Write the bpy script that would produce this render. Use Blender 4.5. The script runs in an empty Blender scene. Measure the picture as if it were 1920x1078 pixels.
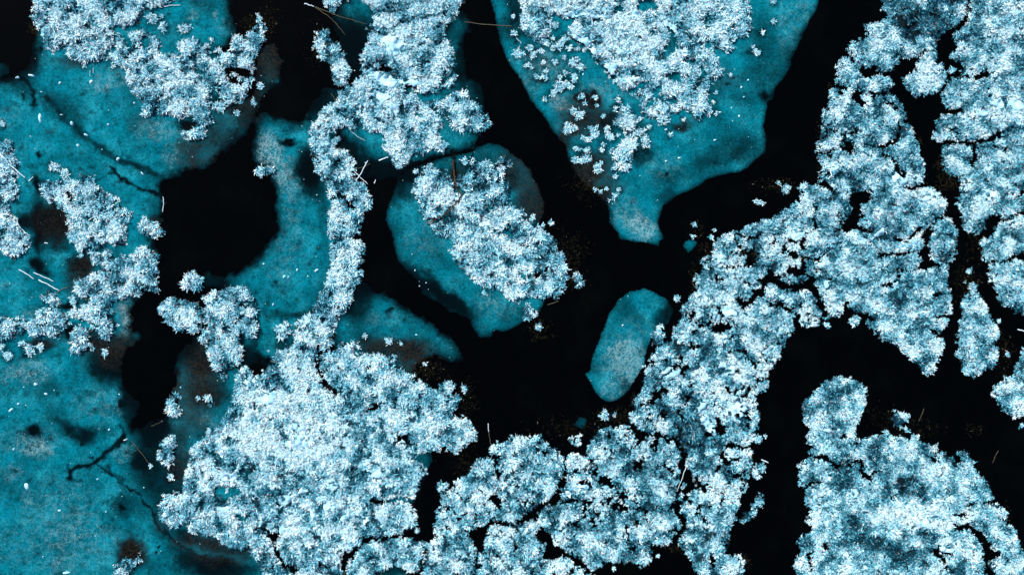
import bpy, math, random
import numpy as np
random.seed(7); rng = np.random.default_rng(7)
S = bpy.context.scene; C = S.collection
PX = 0.04                                   # metres per photo pixel on the marsh surface
def W(x, y): return ((x-960.0)*PX, (539.0-y)*PX)
# ------------------------------------------------------------ camera, sky, sun, exposure
cam_d = bpy.data.cameras.new('camera'); cam = bpy.data.objects.new('camera', cam_d); C.objects.link(cam)
cam_d.sensor_width = 36; cam_d.lens = 26; cam_d.clip_end = 3000
cam.location = (0, 0, 1920*PX*26/36+0.12); cam.rotation_euler = (0, 0, 0); S.camera = cam
w = bpy.data.worlds.new('World'); S.world = w; w.use_nodes = True
nt = w.node_tree; bg = nt.nodes['Background']
sky = nt.nodes.new('ShaderNodeTexSky'); sky.sky_type = 'NISHITA'; sky.sun_disc = False
SUN_EL, SUN_AZ = math.radians(42), math.radians(-35)
sky.sun_elevation = SUN_EL; sky.sun_rotation = SUN_AZ
nt.links.new(sky.outputs[0], bg.inputs[0]); bg.inputs[1].default_value = 0.09
sd = bpy.data.lights.new('sun', 'SUN'); sun = bpy.data.objects.new('sun', sd); C.objects.link(sun)
sd.energy = 3.0; sd.angle = math.radians(5); sd.color = (1.0, 0.97, 0.93)
sun.rotation_euler = (math.pi/2-SUN_EL, 0, math.pi-SUN_AZ)
S.view_settings.view_transform = 'Standard'; S.view_settings.look = 'None'
S.view_settings.exposure = 0.9; S.view_settings.gamma = 1.0
# ------------------------------------------------------------ traced outlines
TX = {'A': 0, 'B': 480, 'C': 960, 'D': 1440}; TY = {'1': 0, '2': 360, '3': 718}
def P(s):
    out = []; ox = oy = 0
    for t in s.split():
        if t[0] in TX: ox, oy = TX[t[0]], TY[t[1]]; continue
        a, b = t.split(','); out.append((ox+float(a)/2.994, oy+float(b)/2.994))
    return np.array(out)
# frosted islands: (outline, hole amount, coarse 0..1, kind, label)
ISL = [
("A1 195,-590 195,20 178,60 185,130 240,180 245,240 270,275 300,292 340,262 372,262 385,305 430,335 480,345 545,340 580,315 580,270 560,240 600,265 640,255 640,210 620,160 650,140 690,155 740,130 770,140 785,110 770,75 830,55 900,35 980,10 980,-590", .17, 1, "frosted_island", "frosted sedge island cut by the top edge in the upper left corner, beside black water"),
("A1 650,195 690,205 715,290 745,275 735,195 790,170 855,190 905,235 880,270 900,320 960,305 1015,325 1010,250 1050,225 1100,225 1140,265 1165,245 1175,290 1165,330 1200,350 1240,310 1300,290 1320,210 1390,190 1437,180 B1 0,90 30,85 55,160 45,230 10,290 A1 1430,320 1410,380 1415,440 1400,490 1370,550 1300,585 1250,560 1240,520 1180,500 1170,560 1165,610 1200,690 1150,715 1140,770 1090,785 1020,770 1030,735 1080,740 1110,700 1090,650 1000,650 930,640 870,635 800,655 780,655 820,600 800,550 750,530 710,440 720,400 685,370 620,345 590,330 620,297 670,300 670,270", .17, 1, "frosted_island", "sprawling lacy frosted island on teal ice, reaching right toward a black inlet, upper left"),
("A1 -590,760 0,815 45,785 75,800 62,845 100,915 80,930 85,1000 95,1078 A2 100,15 50,60 55,130 95,180 110,220 160,250 155,290 130,340 85,370 40,350 0,320 -590,330", .07, 1, "frosted_island", "frosted island cut by the left edge with a long white log lying on it"),
("A1 210,1040 240,1010 320,1030 345,995 400,1020 450,1020 450,990 490,980 530,1000 520,1030 560,1070 A2 590,10 640,30 680,80 735,115 720,170 690,180 710,215 700,300 650,300 600,270 570,290 550,330 490,355 450,340 430,290 385,250 400,200 370,130 365,90 340,110 320,70 280,60 250,10", .17, 1, "frosted_island", "rounded frosted island with small teal gaps, right of the dark peat pool on the left"),
("A2 510,365 570,340 610,320 640,370 690,360 730,375 790,310 830,300 860,340 905,360 870,390 885,440 880,490 895,550 870,560 810,540 790,575 740,570 690,600 640,600 620,640 640,720 670,745 620,770 615,815 560,820 540,780 480,810 515,880 470,890 440,915 400,900 410,850 395,800 440,740 430,700 390,690 400,650 440,660 490,625 520,600 510,560 490,520 480,490 540,455 560,440 550,410 590,380 550,390 520,400", .17, 1, "frosted_island", "branching frosted island whose right tip overhangs the black pool, left of the photo"),
("A2 165,740 200,700 240,655 300,655 340,670 385,710 375,750 345,780 330,820 300,800 250,790 200,815 165,780", .08, 1, "frosted_island", "oval frosted clump left of the branching island, with dark peat under its lower edge"),
("A2 -590,680 0,710 50,700 70,740 80,820 40,820 0,830 -590,850", .05, 1, "frosted_island", "small frosted island cut by the left edge, below the broken reed poles"),
("A2 885,670 910,610 990,595 1040,620 1090,620 1120,650 1115,690 1150,690 1130,660 1200,630 1130,610 1150,590 1180,600 1180,550 1230,560 1290,540 1340,520 1370,550 1415,570 1437,610 B2 10,625 5,680 0,780 A2 1430,800 1400,830 1350,800 1330,830 1360,880 1350,940 1310,1000 1270,1010 1280,1040 1250,1055 1235,1020 1200,990 1170,920 1170,870 1120,840 1130,800 1160,770 1100,790 1060,770 1050,740 1010,785 970,750 920,720 910,690", .1, .8, "frosted_island", "wedge-shaped frosted island pointing down, at the foot of the black pool and beside teal ice"),
("B1 590,-590 590,0 645,25 660,70 680,90 650,140 625,150 640,185 620,230 615,280 590,310 600,380 590,450 555,455 560,500 510,490 470,510 460,575 410,590 370,610 360,650 325,700 310,740 305,790 320,840 305,880 330,920 350,970 370,1020 410,1050 415,1078 B2 410,40 430,60 400,170 415,230 420,262 470,258 525,238 530,240 575,225 600,170 590,150 600,110 655,80 650,50 B1 620,1078 630,1060 600,1030 540,1020 550,990 545,920 510,845 450,845 430,830 465,800 470,770 450,760 440,720 490,705 550,725 600,710 650,740 700,740 740,800 715,830 730,855 770,870 790,900 820,940 850,905 880,870 930,860 1000,820 1030,850 1070,840 1080,790 1020,800 1020,740 1040,710 1070,680 1110,720 1170,735 1240,740 1300,720 1315,665 1260,610 1215,580 1170,520 1110,510 1070,560 1000,565 935,548 980,520 1040,520 1060,460 1070,495 1120,465 1140,430 1110,420 1125,360 1100,320 1090,270 1060,220 1050,160 1090,130 1110,95 1040,90 1060,75 1130,75 1140,40 1170,0 1170,-590", .03, .75, "frosted_island", "large frosted island from the top edge, its tail curving down past crossed sticks"),
("B2 420,280 420,400 410,500 370,560 320,660 280,700 225,740 220,820 200,880 140,890 70,930 90,960 40,1010 30,1050 0,1030 -30,1000 -67,975 -117,1060 A3 1325,30 1320,60 1290,140 1250,200 1200,270 1140,310 1090,350 1070,430 1045,500 1040,560 1035,640 1000,610 940,620 895,680 900,750 950,805 1020,800 1050,760 1060,830 1110,850 1180,845 1250,890 1300,925 1380,930 1437,980 B3 40,1078 60,1600 480,1600 500,1078 470,1040 475,960 540,925 590,900 600,860 640,850 700,852 780,845 850,825 905,800 890,770 890,710 880,660 900,600 930,520 960,490 920,460 890,420 870,400 900,385 970,380 1010,385 1050,345 1100,390 1160,360 1230,310 1240,270 1210,245 1180,200 1120,190 1100,215 1095,150 1150,110 1150,70 1090,50 1115,15 1080,0 1020,0 1040,40 990,50 B2 930,1060 880,1078 890,1040 850,1010 790,1000 830,985 830,960 760,975 790,950 790,920 700,930 680,905 640,925 600,900 590,930 530,900 570,890 585,860 560,840 500,850 470,840 475,880 440,885 400,900 360,880 400,880 430,850 430,780 450,740 460,690 520,660 545,610 540,560 570,500 600,455 560,420 600,395 590,370 610,330 600,295 550,265", .05, .7, "frosted_island", "largest frosted island, a broad white dome at the bottom with a narrow neck above"),
("B3 520,1010 560,970 610,900 660,885 780,875 850,862 900,880 930,900 945,930 920,1000 915,1050 860,1060 820,1020 740,1030 680,1060 640,1100 640,1600 560,1600 510,1060", .05, .7, "frosted_island", "low frosted island on the bottom edge below a black crack, notched by a pool"),
("B3 1000,790 1000,720 1040,680 1060,640 1100,600 1140,580 1120,545 1150,525 1200,520 1215,480 1240,440 1290,420 1330,430 1305,390 1350,330 1400,330 1437,310 C3 50,300 100,310 150,290 175,330 230,370 285,410 280,510 240,590 220,640 150,680 100,720 50,750 0,785 B3 1380,765 1340,765 1290,785 1230,815 1180,850 1200,880 1240,930 1220,1000 1205,1070 1205,1600 930,1600 930,1060 945,1000 960,930 940,890 1030,880 1010,830", .05, .6, "frosted_island", "rounded frosted island at the bottom centre, right of the narrow black inlet"),
("B3 1222,1078 1240,990 1265,950 1290,940 1280,900 1300,850 1290,810 1340,800 1437,800 C3 60,790 110,775 150,800 120,860 170,885 190,940 160,980 240,1000 290,970 350,1020 390,1060 440,1078 450,1600 B3 1222,1600", .07, .6, "frosted_island", "frosted island cut by the bottom edge, left of the wide black bay at the bottom"),
("C3 305,410 380,400 430,420 420,380 430,350 470,290 500,260 560,245 600,260 640,235 680,215 670,190 680,150 690,100 720,60 740,0 C2 740,1060 760,1000 780,940 800,890 860,850 910,820 910,760 950,720 950,660 990,610 1000,585 1040,575 1030,510 1040,460 1080,430 1070,370 1130,350 1150,290 1190,240 1270,215 1300,200 1380,170 1437,160 D2 60,140 80,100 170,60 190,20 215,-10 D1 215,1050 300,1040 290,1000 300,930 275,890 280,800 300,740 310,640 350,560 340,520 370,495 430,490 500,510 540,530 600,560 650,535 720,545 760,600 780,640 770,670 740,690 790,690 810,760 850,830 850,870 880,940 870,1000 850,1060 890,1050 940,1075 D2 960,0 1000,60 990,110 930,150 870,210 850,235 870,300 840,350 860,390 840,430 890,440 930,420 1000,410 1010,470 1000,510 1025,600 1025,690 1000,730 970,790 980,820 980,880 950,930 940,990 910,1020 860,1010 830,960 780,920 740,880 710,840 640,830 610,790 560,755 545,700 520,690 480,690 430,680 390,700 350,710 300,720 260,745 220,755 170,730 200,690 170,680 120,650 150,700 130,720 150,760 100,830 60,900 40,970 0,1000 C3 1430,40 1360,60 1370,130 1390,200 1380,260 1360,320 1330,330 1340,380 1350,440 1325,500 1330,560 1300,620 1260,640 1270,700 1250,760 1220,820 1240,880 1230,920 1180,930 1200,970 1260,960 1300,1000 1300,1078 1300,1600 1060,1600 1060,1078 1020,1030 1000,970 960,930 930,910 900,900 850,905 800,890 770,930 780,960 770,1020 720,1025 690,1000 650,1010 620,1000 560,1000 520,1000 460,1045 430,1040 410,980 340,970 290,930 230,890 230,850 180,820 140,770 170,700 230,680 300,665 270,640 280,600 310,550 310,490 300,430", .05, .35, "frosted_island", "longest frosted island, a cracked white band climbing from the bottom centre to the upper right"),
("D1 620,-590 620,0 655,30 640,60 700,95 650,100 600,140 540,140 530,160 570,180 560,220 500,225 455,260 460,300 490,330 490,370 560,380 600,400 680,400 720,360 740,320 800,325 850,305 890,275 935,285 935,235 990,195 1050,160 1095,95 1125,60 1120,-590", .06, .4, "frosted_island", "frosted island with a shaggy dark bush centre, right of the black river's top"),
("D1 1145,-590 1140,60 1100,130 1060,170 1035,190 1060,260 1030,300 1040,340 1110,370 1085,400 1090,440 1020,450 1000,500 975,530 985,590 1020,625 990,640 940,690 930,750 935,790 1000,793 1000,815 970,820 975,890 985,930 1010,980 1060,980 1100,1020 1080,1060 D2 1070,30 1065,80 1090,130 1080,190 1130,230 1180,235 1220,200 1215,140 1290,120 1330,130 1310,150 1400,110 1437,90 1950,40 1950,-1500", .03, .3, "frosted_island", "broad fluffy frosted island filling the top right corner with a crack running into it"),
("D2 1950,80 1437,130 1360,160 1290,190 1260,240 1200,280 1210,330 1190,350 1230,390 1270,380 1240,410 1240,480 1270,520 1300,580 1310,640 1360,640 1400,680 1437,680 1950,720", .04, .3, "frosted_island", "frosted island on the right edge below the corner island, with a tapering lower end"),
("D2 930,200 960,150 1020,150 1050,200 1055,290 1050,370 1010,400 960,400 920,350 900,290", .1, .3, "frosted_island", "upright oval frosted islet between two black channels at the right"),
("D2 1140,500 1170,550 1190,600 1220,640 1230,680 1270,740 1290,780 1280,860 1290,910 1270,970 1200,1000 1190,1030 1140,1030 1080,1010 1080,960 1060,910 1070,860 1070,800 1080,740 1090,680 1080,610 1110,580", .06, .3, "frosted_island", "long narrow teardrop frosted island alone in the black channel at the right"),
("D1 890,290 950,295 950,350 985,390 1015,420 990,460 960,510 900,530 810,545 775,500 765,440 810,410 830,370 870,320", .0, .4, "frosted_island", "round bright frosted islet ringed by black channels, upper right"),
("D1 430,325 460,330 480,370 510,400 535,430 510,455 550,440 620,430 650,430 690,440 695,490 650,515 570,520 510,500 460,480 430,490 380,480 380,450 395,420 375,390 400,350", .05, .4, "frosted_island", "flat L-shaped frosted islet between the bushy top island and the long cracked island"),
("D3 1280,0 1265,70 1300,110 1320,160 1380,190 1437,190 1950,190 D2 1950,820 1437,880 1410,950 1370,1020 1310,1070", .04, .3, "frosted_island", "frosted island cut by the right edge at mid height, with a ragged left side"),
("D3 180,140 210,100 260,50 300,15 D2 320,1060 370,1040 450,1050 510,1060 D3 530,20 545,70 550,130 520,180 510,230 470,260 510,300 500,340 540,310 600,290 640,285 720,300 790,320 860,330 930,350 980,370 1000,400 1050,420 1060,390 1110,380 1140,420 1170,500 1220,530 1250,600 1270,650 1300,700 1290,740 1330,790 1380,820 1390,870 1420,920 1437,950 1500,1078 1520,1600 140,1600 150,1078 160,1000 160,960 200,940 160,900 180,860 240,840 260,810 230,790 230,740 240,700 200,670 200,640 210,600 190,580 160,555 180,530 175,480 190,450 230,430 260,425 220,400 220,380 270,360 220,340 230,300 240,260 210,230 200,180", .03, .25, "frosted_island", "big pale frosted island in the bottom right corner with a round knob on top"),
("B1 340,180 400,165 420,210 460,250 490,310 480,340 510,350 530,390 520,430 490,480 450,475 440,440 430,400 440,370 420,345 370,340 370,300 330,280 330,220", .04, .7, "frosted_island", "slim slanting frosted islet alone on black water left of the large top island"),
("B1 885,1010 945,1000 945,930 980,920 1010,960 1050,935 1080,1000 1110,1010 1140,990 1180,1000 1210,960 1210,900 1250,890 1260,930 1290,900 1320,930 1350,940 1370,880 1410,870 1430,930 1380,960 1390,1020 1437,1060 B2 1400,40 1420,100 1437,60 C2 0,60 20,100 60,100 80,170 150,200 210,240 250,280 240,320 290,360 320,460 300,500 290,550 260,590 200,600 150,590 100,570 60,590 40,630 0,600 B2 1400,590 1390,550 1320,540 1260,520 1220,480 1190,440 1150,430 1090,350 1100,310 1140,290 1100,260 1000,240 1000,200 960,170 940,140 920,100 930,60 900,30", .1, .8, "frosted_island", "slanting frosted island in the middle, split by a rust brown crack at its top"),
("C1 10,-590 50,20 60,60 50,120 70,170 110,215 160,230 205,200 215,160 210,90 245,70 270,90 330,110 400,125 350,130 310,170 330,220 390,250 430,290 470,340 520,390 560,440 600,480 640,500 680,490 720,460 770,450 810,450 760,480 700,510 665,535 700,540 740,560 710,600 730,640 780,650 820,650 790,620 740,600 760,560 790,500 840,450 850,500 830,540 790,580 840,630 820,680 830,710 870,690 890,630 920,640 960,590 980,620 1020,650 1060,680 1070,640 1110,650 1120,620 1080,570 1100,540 1090,500 1110,470 1150,430 1200,400 1160,370 1140,320 1120,270 1170,270 1200,300 1250,290 1240,240 1270,220 1320,210 1330,170 1370,150 1335,130 1340,80 1320,30 1320,-590", .07, .9, "frosted_island", "large frosted island on the upper ice tongue, solid above and lacy below"),
("C1 570,700 600,650 630,600 650,590 690,635 685,690 690,720 650,745 630,750 620,715 590,720", .1, 1, "frosted_islet", "star-shaped frosted islet in the middle of the tuft field on the upper ice tongue"),
("C1 550,860 600,820 640,800 660,760 690,780 700,820 670,860 660,900 665,940 630,970 600,940 560,965 550,940 590,910 570,880", .08, 1, "frosted_islet", "crooked frosted islet lowest in the tuft field on the upper ice tongue"),
("A2 755,225 790,180 830,160 850,150 880,190 905,215 930,240 880,260 820,235 790,220", .12, 1, "frosted_islet", "spidery frosted islet just below the thin upright stick, beside the black pool"),
("A2 420,490 450,470 495,510 490,570 455,590 430,560", .0, 1, "frosted_islet", "compact frosted islet touching the left side of the branching island"),
("A2 220,605 290,555 325,590 320,640 285,625", .05, 1, "frosted_islet", "triangular frosted islet just below the broken reed poles"),
("A2 75,710 130,700 155,740 130,790 95,815 85,770", .05, 1, "frosted_islet", "narrow frosted islet between the left-edge islet and the oval clump"),
("A2 1020,510 1050,460 1110,450 1140,500 1140,545 1080,545 1040,535", .03, 1, "frosted_islet", "lone frosted islet at the lower shore of the black pool, above the wedge-shaped island"),
("B1 400,-590 385,30 440,75 460,20 510,0 520,-590", .05, .8, "frosted_islet", "small frosted islet on the top edge where long straw stems cross black water"),
("A3 905,360 935,310 965,290 985,320 970,370 975,440 940,480 915,450 890,420", .08, .8, "frosted_islet", "slim upright frosted islet left of the largest island on brown ice"),
("D3 690,195 715,140 740,175 790,180 780,220 750,250 700,230", .14, .4, "frosted_islet", "sparse frosted islet in the black channel above the bottom right island"),
("C3 1350,480 1375,440 1415,450 1405,520 1370,545 1345,525", .3, .4, "frosted_islet", "upper of two sparse frosted islets off the right shore of the long cracked island"),
("C3 1400,585 1415,680 1340,750 1285,795 1285,750 1340,710 1370,640", .3, .4, "frosted_islet", "lower, longer sparse frosted islet off the right shore of the long cracked island"),
("A3 640,1078 650,990 690,965 740,985 790,950 800,975 770,1010 750,1040 735,1078 735,1180 640,1180", .2, 1, "frosted_islet", "sparse frosted islet in dark peat on the bottom edge, lower left"),
("B2 110,770 150,735 185,745 205,790 185,825 120,825", .0, .8, "frosted_islet", "round frosted islet on teal ice just left of the large island's neck"),
("C2 780,840 800,790 830,780 855,800 850,850 820,865 785,860", .06, .6, "frosted_islet", "little frosted islet squeezed between the bean-shaped ice sheet and the long cracked island"),
("C2 345,490 375,455 400,490 395,530 360,535", .03, .8, "frosted_islet", "bright frosted islet off the right tip of the central slanting island"),
("C2 60,650 95,620 110,660 140,690 110,720 70,710", .08, .8, "frosted_islet", "frosted islet below the lower end of the central slanting island, on its teal ice"),
("C2 510,-10 540,20 600,-5 595,30 560,45 530,40", .3, .8, "frosted_islet", "patchy ring of frost at the left shore of the upper ice tongue's narrow end"),
("C3 490,205 500,170 540,145 590,165 570,190 530,200", .2, .6, "frosted_islet", "frosted islet on black water just below the bean-shaped ice sheet"),
("C3 320,320 350,285 390,300 385,345 350,345", .1, .6, "frosted_islet", "starry frosted islet above the crack between the two bottom centre islands"),
("B1 0,955 20,935 60,935 100,935 105,965 50,1000 20,975", .03, 1, "frosted_islet", "white frosted islet at the left rim of the upright ice sheet by black water"),
("A3 1150,70 1190,65 1195,110 1185,140 1160,110", .15, 1, "frosted_islet", "small frosted islet on olive peat close to the largest island's upper left shore"),
("A3 940,70 1005,60 1005,100 985,130 1020,145 985,190 945,160", .2, 1, "frosted_islet", "ragged frosted islet on the right shore of the black water, above the slim upright islet"),
("B3 1015,570 1050,555 1085,580 1070,620 1030,620", .05, .7, "frosted_islet", "small round frosted islet at the mouth of the narrow black inlet, bottom centre"),
]
# cracks and channels cut through the rime: (polyline, width in photo px, dark underside)
CR = [("B1 1110,515 1050,548 950,553 905,525 860,500",4),("B1 1050,470 1080,440 1110,425",4),("B1 920,600 905,645 930,660",3),("B1 1040,650 1075,700",7),
("B2 405,40 470,25 520,50 560,95",2.6),("B2 350,870 352,930 350,985 370,1035 410,1078",5),("B3 390,0 440,60",7),
("B3 650,652 740,662 800,655 890,672",5),("B3 780,335 800,305 840,308 868,332",2.5),("B3 0,810 55,825 90,880 128,950 150,1010 230,1065",4),
("B3 640,150 700,105",6),("B1 1105,870 1108,1000 1132,1078 B2 1165,0 1130,60 1070,120 1000,160 945,175",4),
("B1 670,380 700,375 750,390",4),
("C3 640,225 720,290 840,300 900,320 960,395 965,470 945,560 925,620 930,700 970,780 945,850 920,905",5.5),
("C3 290,660 360,655 430,680",4),("C3 690,240 730,310 700,350",5),("C3 510,540 550,560",12),("C3 590,690 640,700",5),("C3 720,430 700,480",4),
("C3 1170,200 1165,280",8),("C3 1210,350 1290,365 1330,350",4),("C3 1200,380 1190,440 1250,440",5),("C3 860,40 790,100 760,110",5),
("C3 1200,10 1230,60 1290,20",3),("C3 640,800 660,880",3),("C3 450,770 460,800",5),("C3 950,450 990,520 1000,600 960,600",6),("C3 1040,540 1080,600",6),
("C3 1120,970 1135,1010",7),("C3 840,460 900,500",6),
("C2 1437,480 1390,560 1300,640 1290,600",8),("D2 0,490 70,520 130,530 200,515 255,520 280,600 300,645",8.5),("D2 0,640 60,645 120,660",5),
("D2 260,60 250,130 255,190",2.2),("D2 490,30 500,100 470,160 440,210",14),("D2 490,200 540,225 570,220",5),("D2 720,275 780,270 820,240 850,215",3),
("D2 620,350 700,350 790,350 850,345",3),("D2 730,440 740,480 700,510 660,520",2),("D2 730,430 810,440 840,420",3),("D2 200,400 210,470",4),("D2 300,640 320,690",5),
("D2 920,780 970,800",4),("D2 930,700 1000,690",4),("D2 520,690 560,700",6),("D2 430,630 450,680 500,690",5),("D2 120,330 160,370 280,380",3),
("D1 380,490 440,490",3),("D1 500,530 530,590 480,540",6),("D1 400,750 490,735",3),("D1 600,820 680,830 720,800",4),("D1 640,870 690,900 720,940 760,980",3),("D1 720,790 740,680",2),
("D1 650,560 690,590 720,620",3),("D1 440,810 480,850",5),("D1 300,1040 370,1060",4),("D1 560,380 600,400",3),("D1 770,1055 850,1050",4),
("D1 930,803 1040,802 1160,812 1240,782 1300,745 1280,775",4.5),("D1 1155,830 1155,930",3),("D1 1160,430 1220,410",4),("D1 1000,715 1070,750",3),("D1 1010,625 1070,628",3.5),("D1 1270,830 1340,840",4),("D1 1090,440 1130,440",3),
("D1 1130,-300 1130,70 1095,115 1040,168 1000,200",5),("D2 1385,50 1410,10 1437,0",4),("D2 1260,380 1300,390 1380,378 1437,365",3.5),("D2 1380,375 1420,360",8),("D2 1215,150 1260,165 1300,150",3),
("D3 215,400 290,408 350,440 385,485",4.5),("D3 200,600 240,565 310,562",3),("D3 460,455 520,445 530,500 575,525",5.5),("D3 600,510 640,478",3),("D3 480,350 500,300",4),
("D3 1050,732 1110,757",3),("D3 1060,805 1130,805 1190,850 1225,900 1230,990 1260,1078 1275,1200",5.5),("D3 1205,980 1290,965",8),("D3 930,940 965,990 1005,1040",2.5),("D3 925,940 1040,970",2.5),("D3 1040,400 1080,450",5),("D3 935,430 960,370",3),("D3 1200,680 1270,660",3),("D3 320,900 330,925",6),("D3 230,960 235,1030",4),("D3 390,300 430,298",4),("D3 700,640 735,632",3),("D3 270,680 310,670",3),("D3 1100,690 1150,685",2.5),
("A2 388,10 390,55",9),("A1 1270,400 1330,398 1385,425",9),("A1 1300,440 1350,480",7),("A1 1190,300 1190,325",8),("A1 1000,700 1070,690",8),
("B3 1350,640 1370,670",10),("B3 1210,830 1270,860 1250,960",6),("B3 1340,500 1370,510",8),
("A3 1210,600 1270,640 1330,610",9),("A3 1330,740 1380,770",6),("A3 1240,590 1300,590",4),
]
HO = [("A1",810,240,32,36),("A1",500,150,30,8),("A2",520,155,24,18),("A2",650,100,30,18),("A2",600,390,24,12),("A2",612,462,14,14),("A2",700,508,18,10),("A2",812,490,9,32),("A2",490,740,55,18),("A2",540,800,20,16),
("A2",1130,742,32,16),("A2",1345,722,12,20),("A2",1225,845,16,10),("C1",735,30,50,30),("C1",795,35,30,32),("C1",480,124,30,7),("C1",990,352,40,14),("C1",930,432,30,20),("C1",1070,400,20,30),("C1",900,575,36,26),("C1",1090,252,28,28),("C1",1045,480,12,16),
("B2",1320,90,36,14),("B2",1395,225,40,14),("B2",560,890,14,28),("B2",640,972,12,16),("B2",470,1000,10,14),("C2",60,310,50,14),("C2",180,430,16,40),("C2",140,470,12,26),("C2",60,470,14,50),("C2",20,260,30,20),
("B3",380,1025,24,16),("B3",110,860,30,22),("B3",130,680,20,8),("B3",915,95,16,12),("B3",820,40,20,16),
("C2",1180,760,26,46),("C2",1010,860,36,18),("C2",940,930,26,20),("C2",1340,370,44,54),("C2",1150,490,14,24),("C2",1230,430,30,14),("C2",1410,500,20,24),("C2",1270,1000,14,20),
("D2",545,30,30,40),("D2",520,120,24,24),("D2",150,440,50,28),("D2",60,470,60,14),("D2",90,330,30,18),("D2",700,60,8,8),("D2",960,580,30,12),("D2",1120,560,20,10),
("D1",520,580,26,18),("D1",460,840,20,14),("D1",670,885,20,10),("D1",990,700,14,8),
("C3",120,540,24,10),("C3",10,510,18,24),("C3",530,555,26,22),("C3",1165,265,22,20),("C3",720,290,26,24),("C3",800,60,30,30),("C3",740,110,26,14),("C3",840,180,28,14),("C3",1010,570,24,22),("C3",990,650,16,30),("C3",1150,460,16,22),("C3",850,300,14,14),("C3",700,780,26,16),("C3",900,700,18,20),
]
HOP = ["C1 225,95 330,120 300,165 250,150", "C1 870,150 915,200 925,250 960,275 900,310 860,350 840,310 840,260 880,220"]
# smooth wind-packed snow between the stems, brighter and darker reed growth (tile, x, y, rx, ry[, amount])
SNOW = [("C1",340,90,90,22),("C1",480,90,90,20),("C1",365,230,75,34),("C1",450,330,46,60,),("C1",535,425,46,60),("C1",900,150,60,40),("C1",610,320,30,25),("C1",690,80,40,20),("C1",540,390,30,40),
("B1",780,290,40,60),("B1",700,440,80,35),("B1",830,480,110,28),("B1",690,540,60,30),("B1",800,600,60,30),("B1",740,220,50,30),
("B3",430,590,26,28),("B3",320,720,40,18),("B3",400,690,30,24),("B3",480,740,36,24),("B3",160,815,40,24),("B3",640,450,24,26),("B3",680,505,24,22),("B3",270,610,34,24),("B3",60,90,40,40),("B3",650,770,60,26),("B3",160,640,40,30),("B3",840,280,46,22),("B3",440,170,30,20),
("B3",230,330,80,40),("B3",210,230,26,40),("B3",300,250,40,30),("A1",100,990,36,30),("A3",1290,520,40,40),("A3",1250,690,40,24),
("D1",360,980,26,40),("D1",1400,590,50,30),("D1",1300,590,60,24),("D1",1200,640,50,20),("D1",1000,620,30,20),("D1",740,1000,40,50),("D2",870,30,60,30),("D2",620,230,36,30),("D2",150,250,60,30),("D2",80,600,30,30),("D2",340,510,40,30),("D2",1240,20,40,30),
("C2",1200,680,50,40),("C2",900,1010,60,30),("C2",1200,1000,70,40),("C3",1100,250,50,50),("C3",410,560,40,30),("C3",310,620,34,24),("C3",1260,150,60,50),("C3",1050,130,40,40),("D3",960,750,60,26),("D3",850,790,50,26),("D3",990,930,60,26),("D3",480,610,18,30),("D3",340,265,50,20)]
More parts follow.
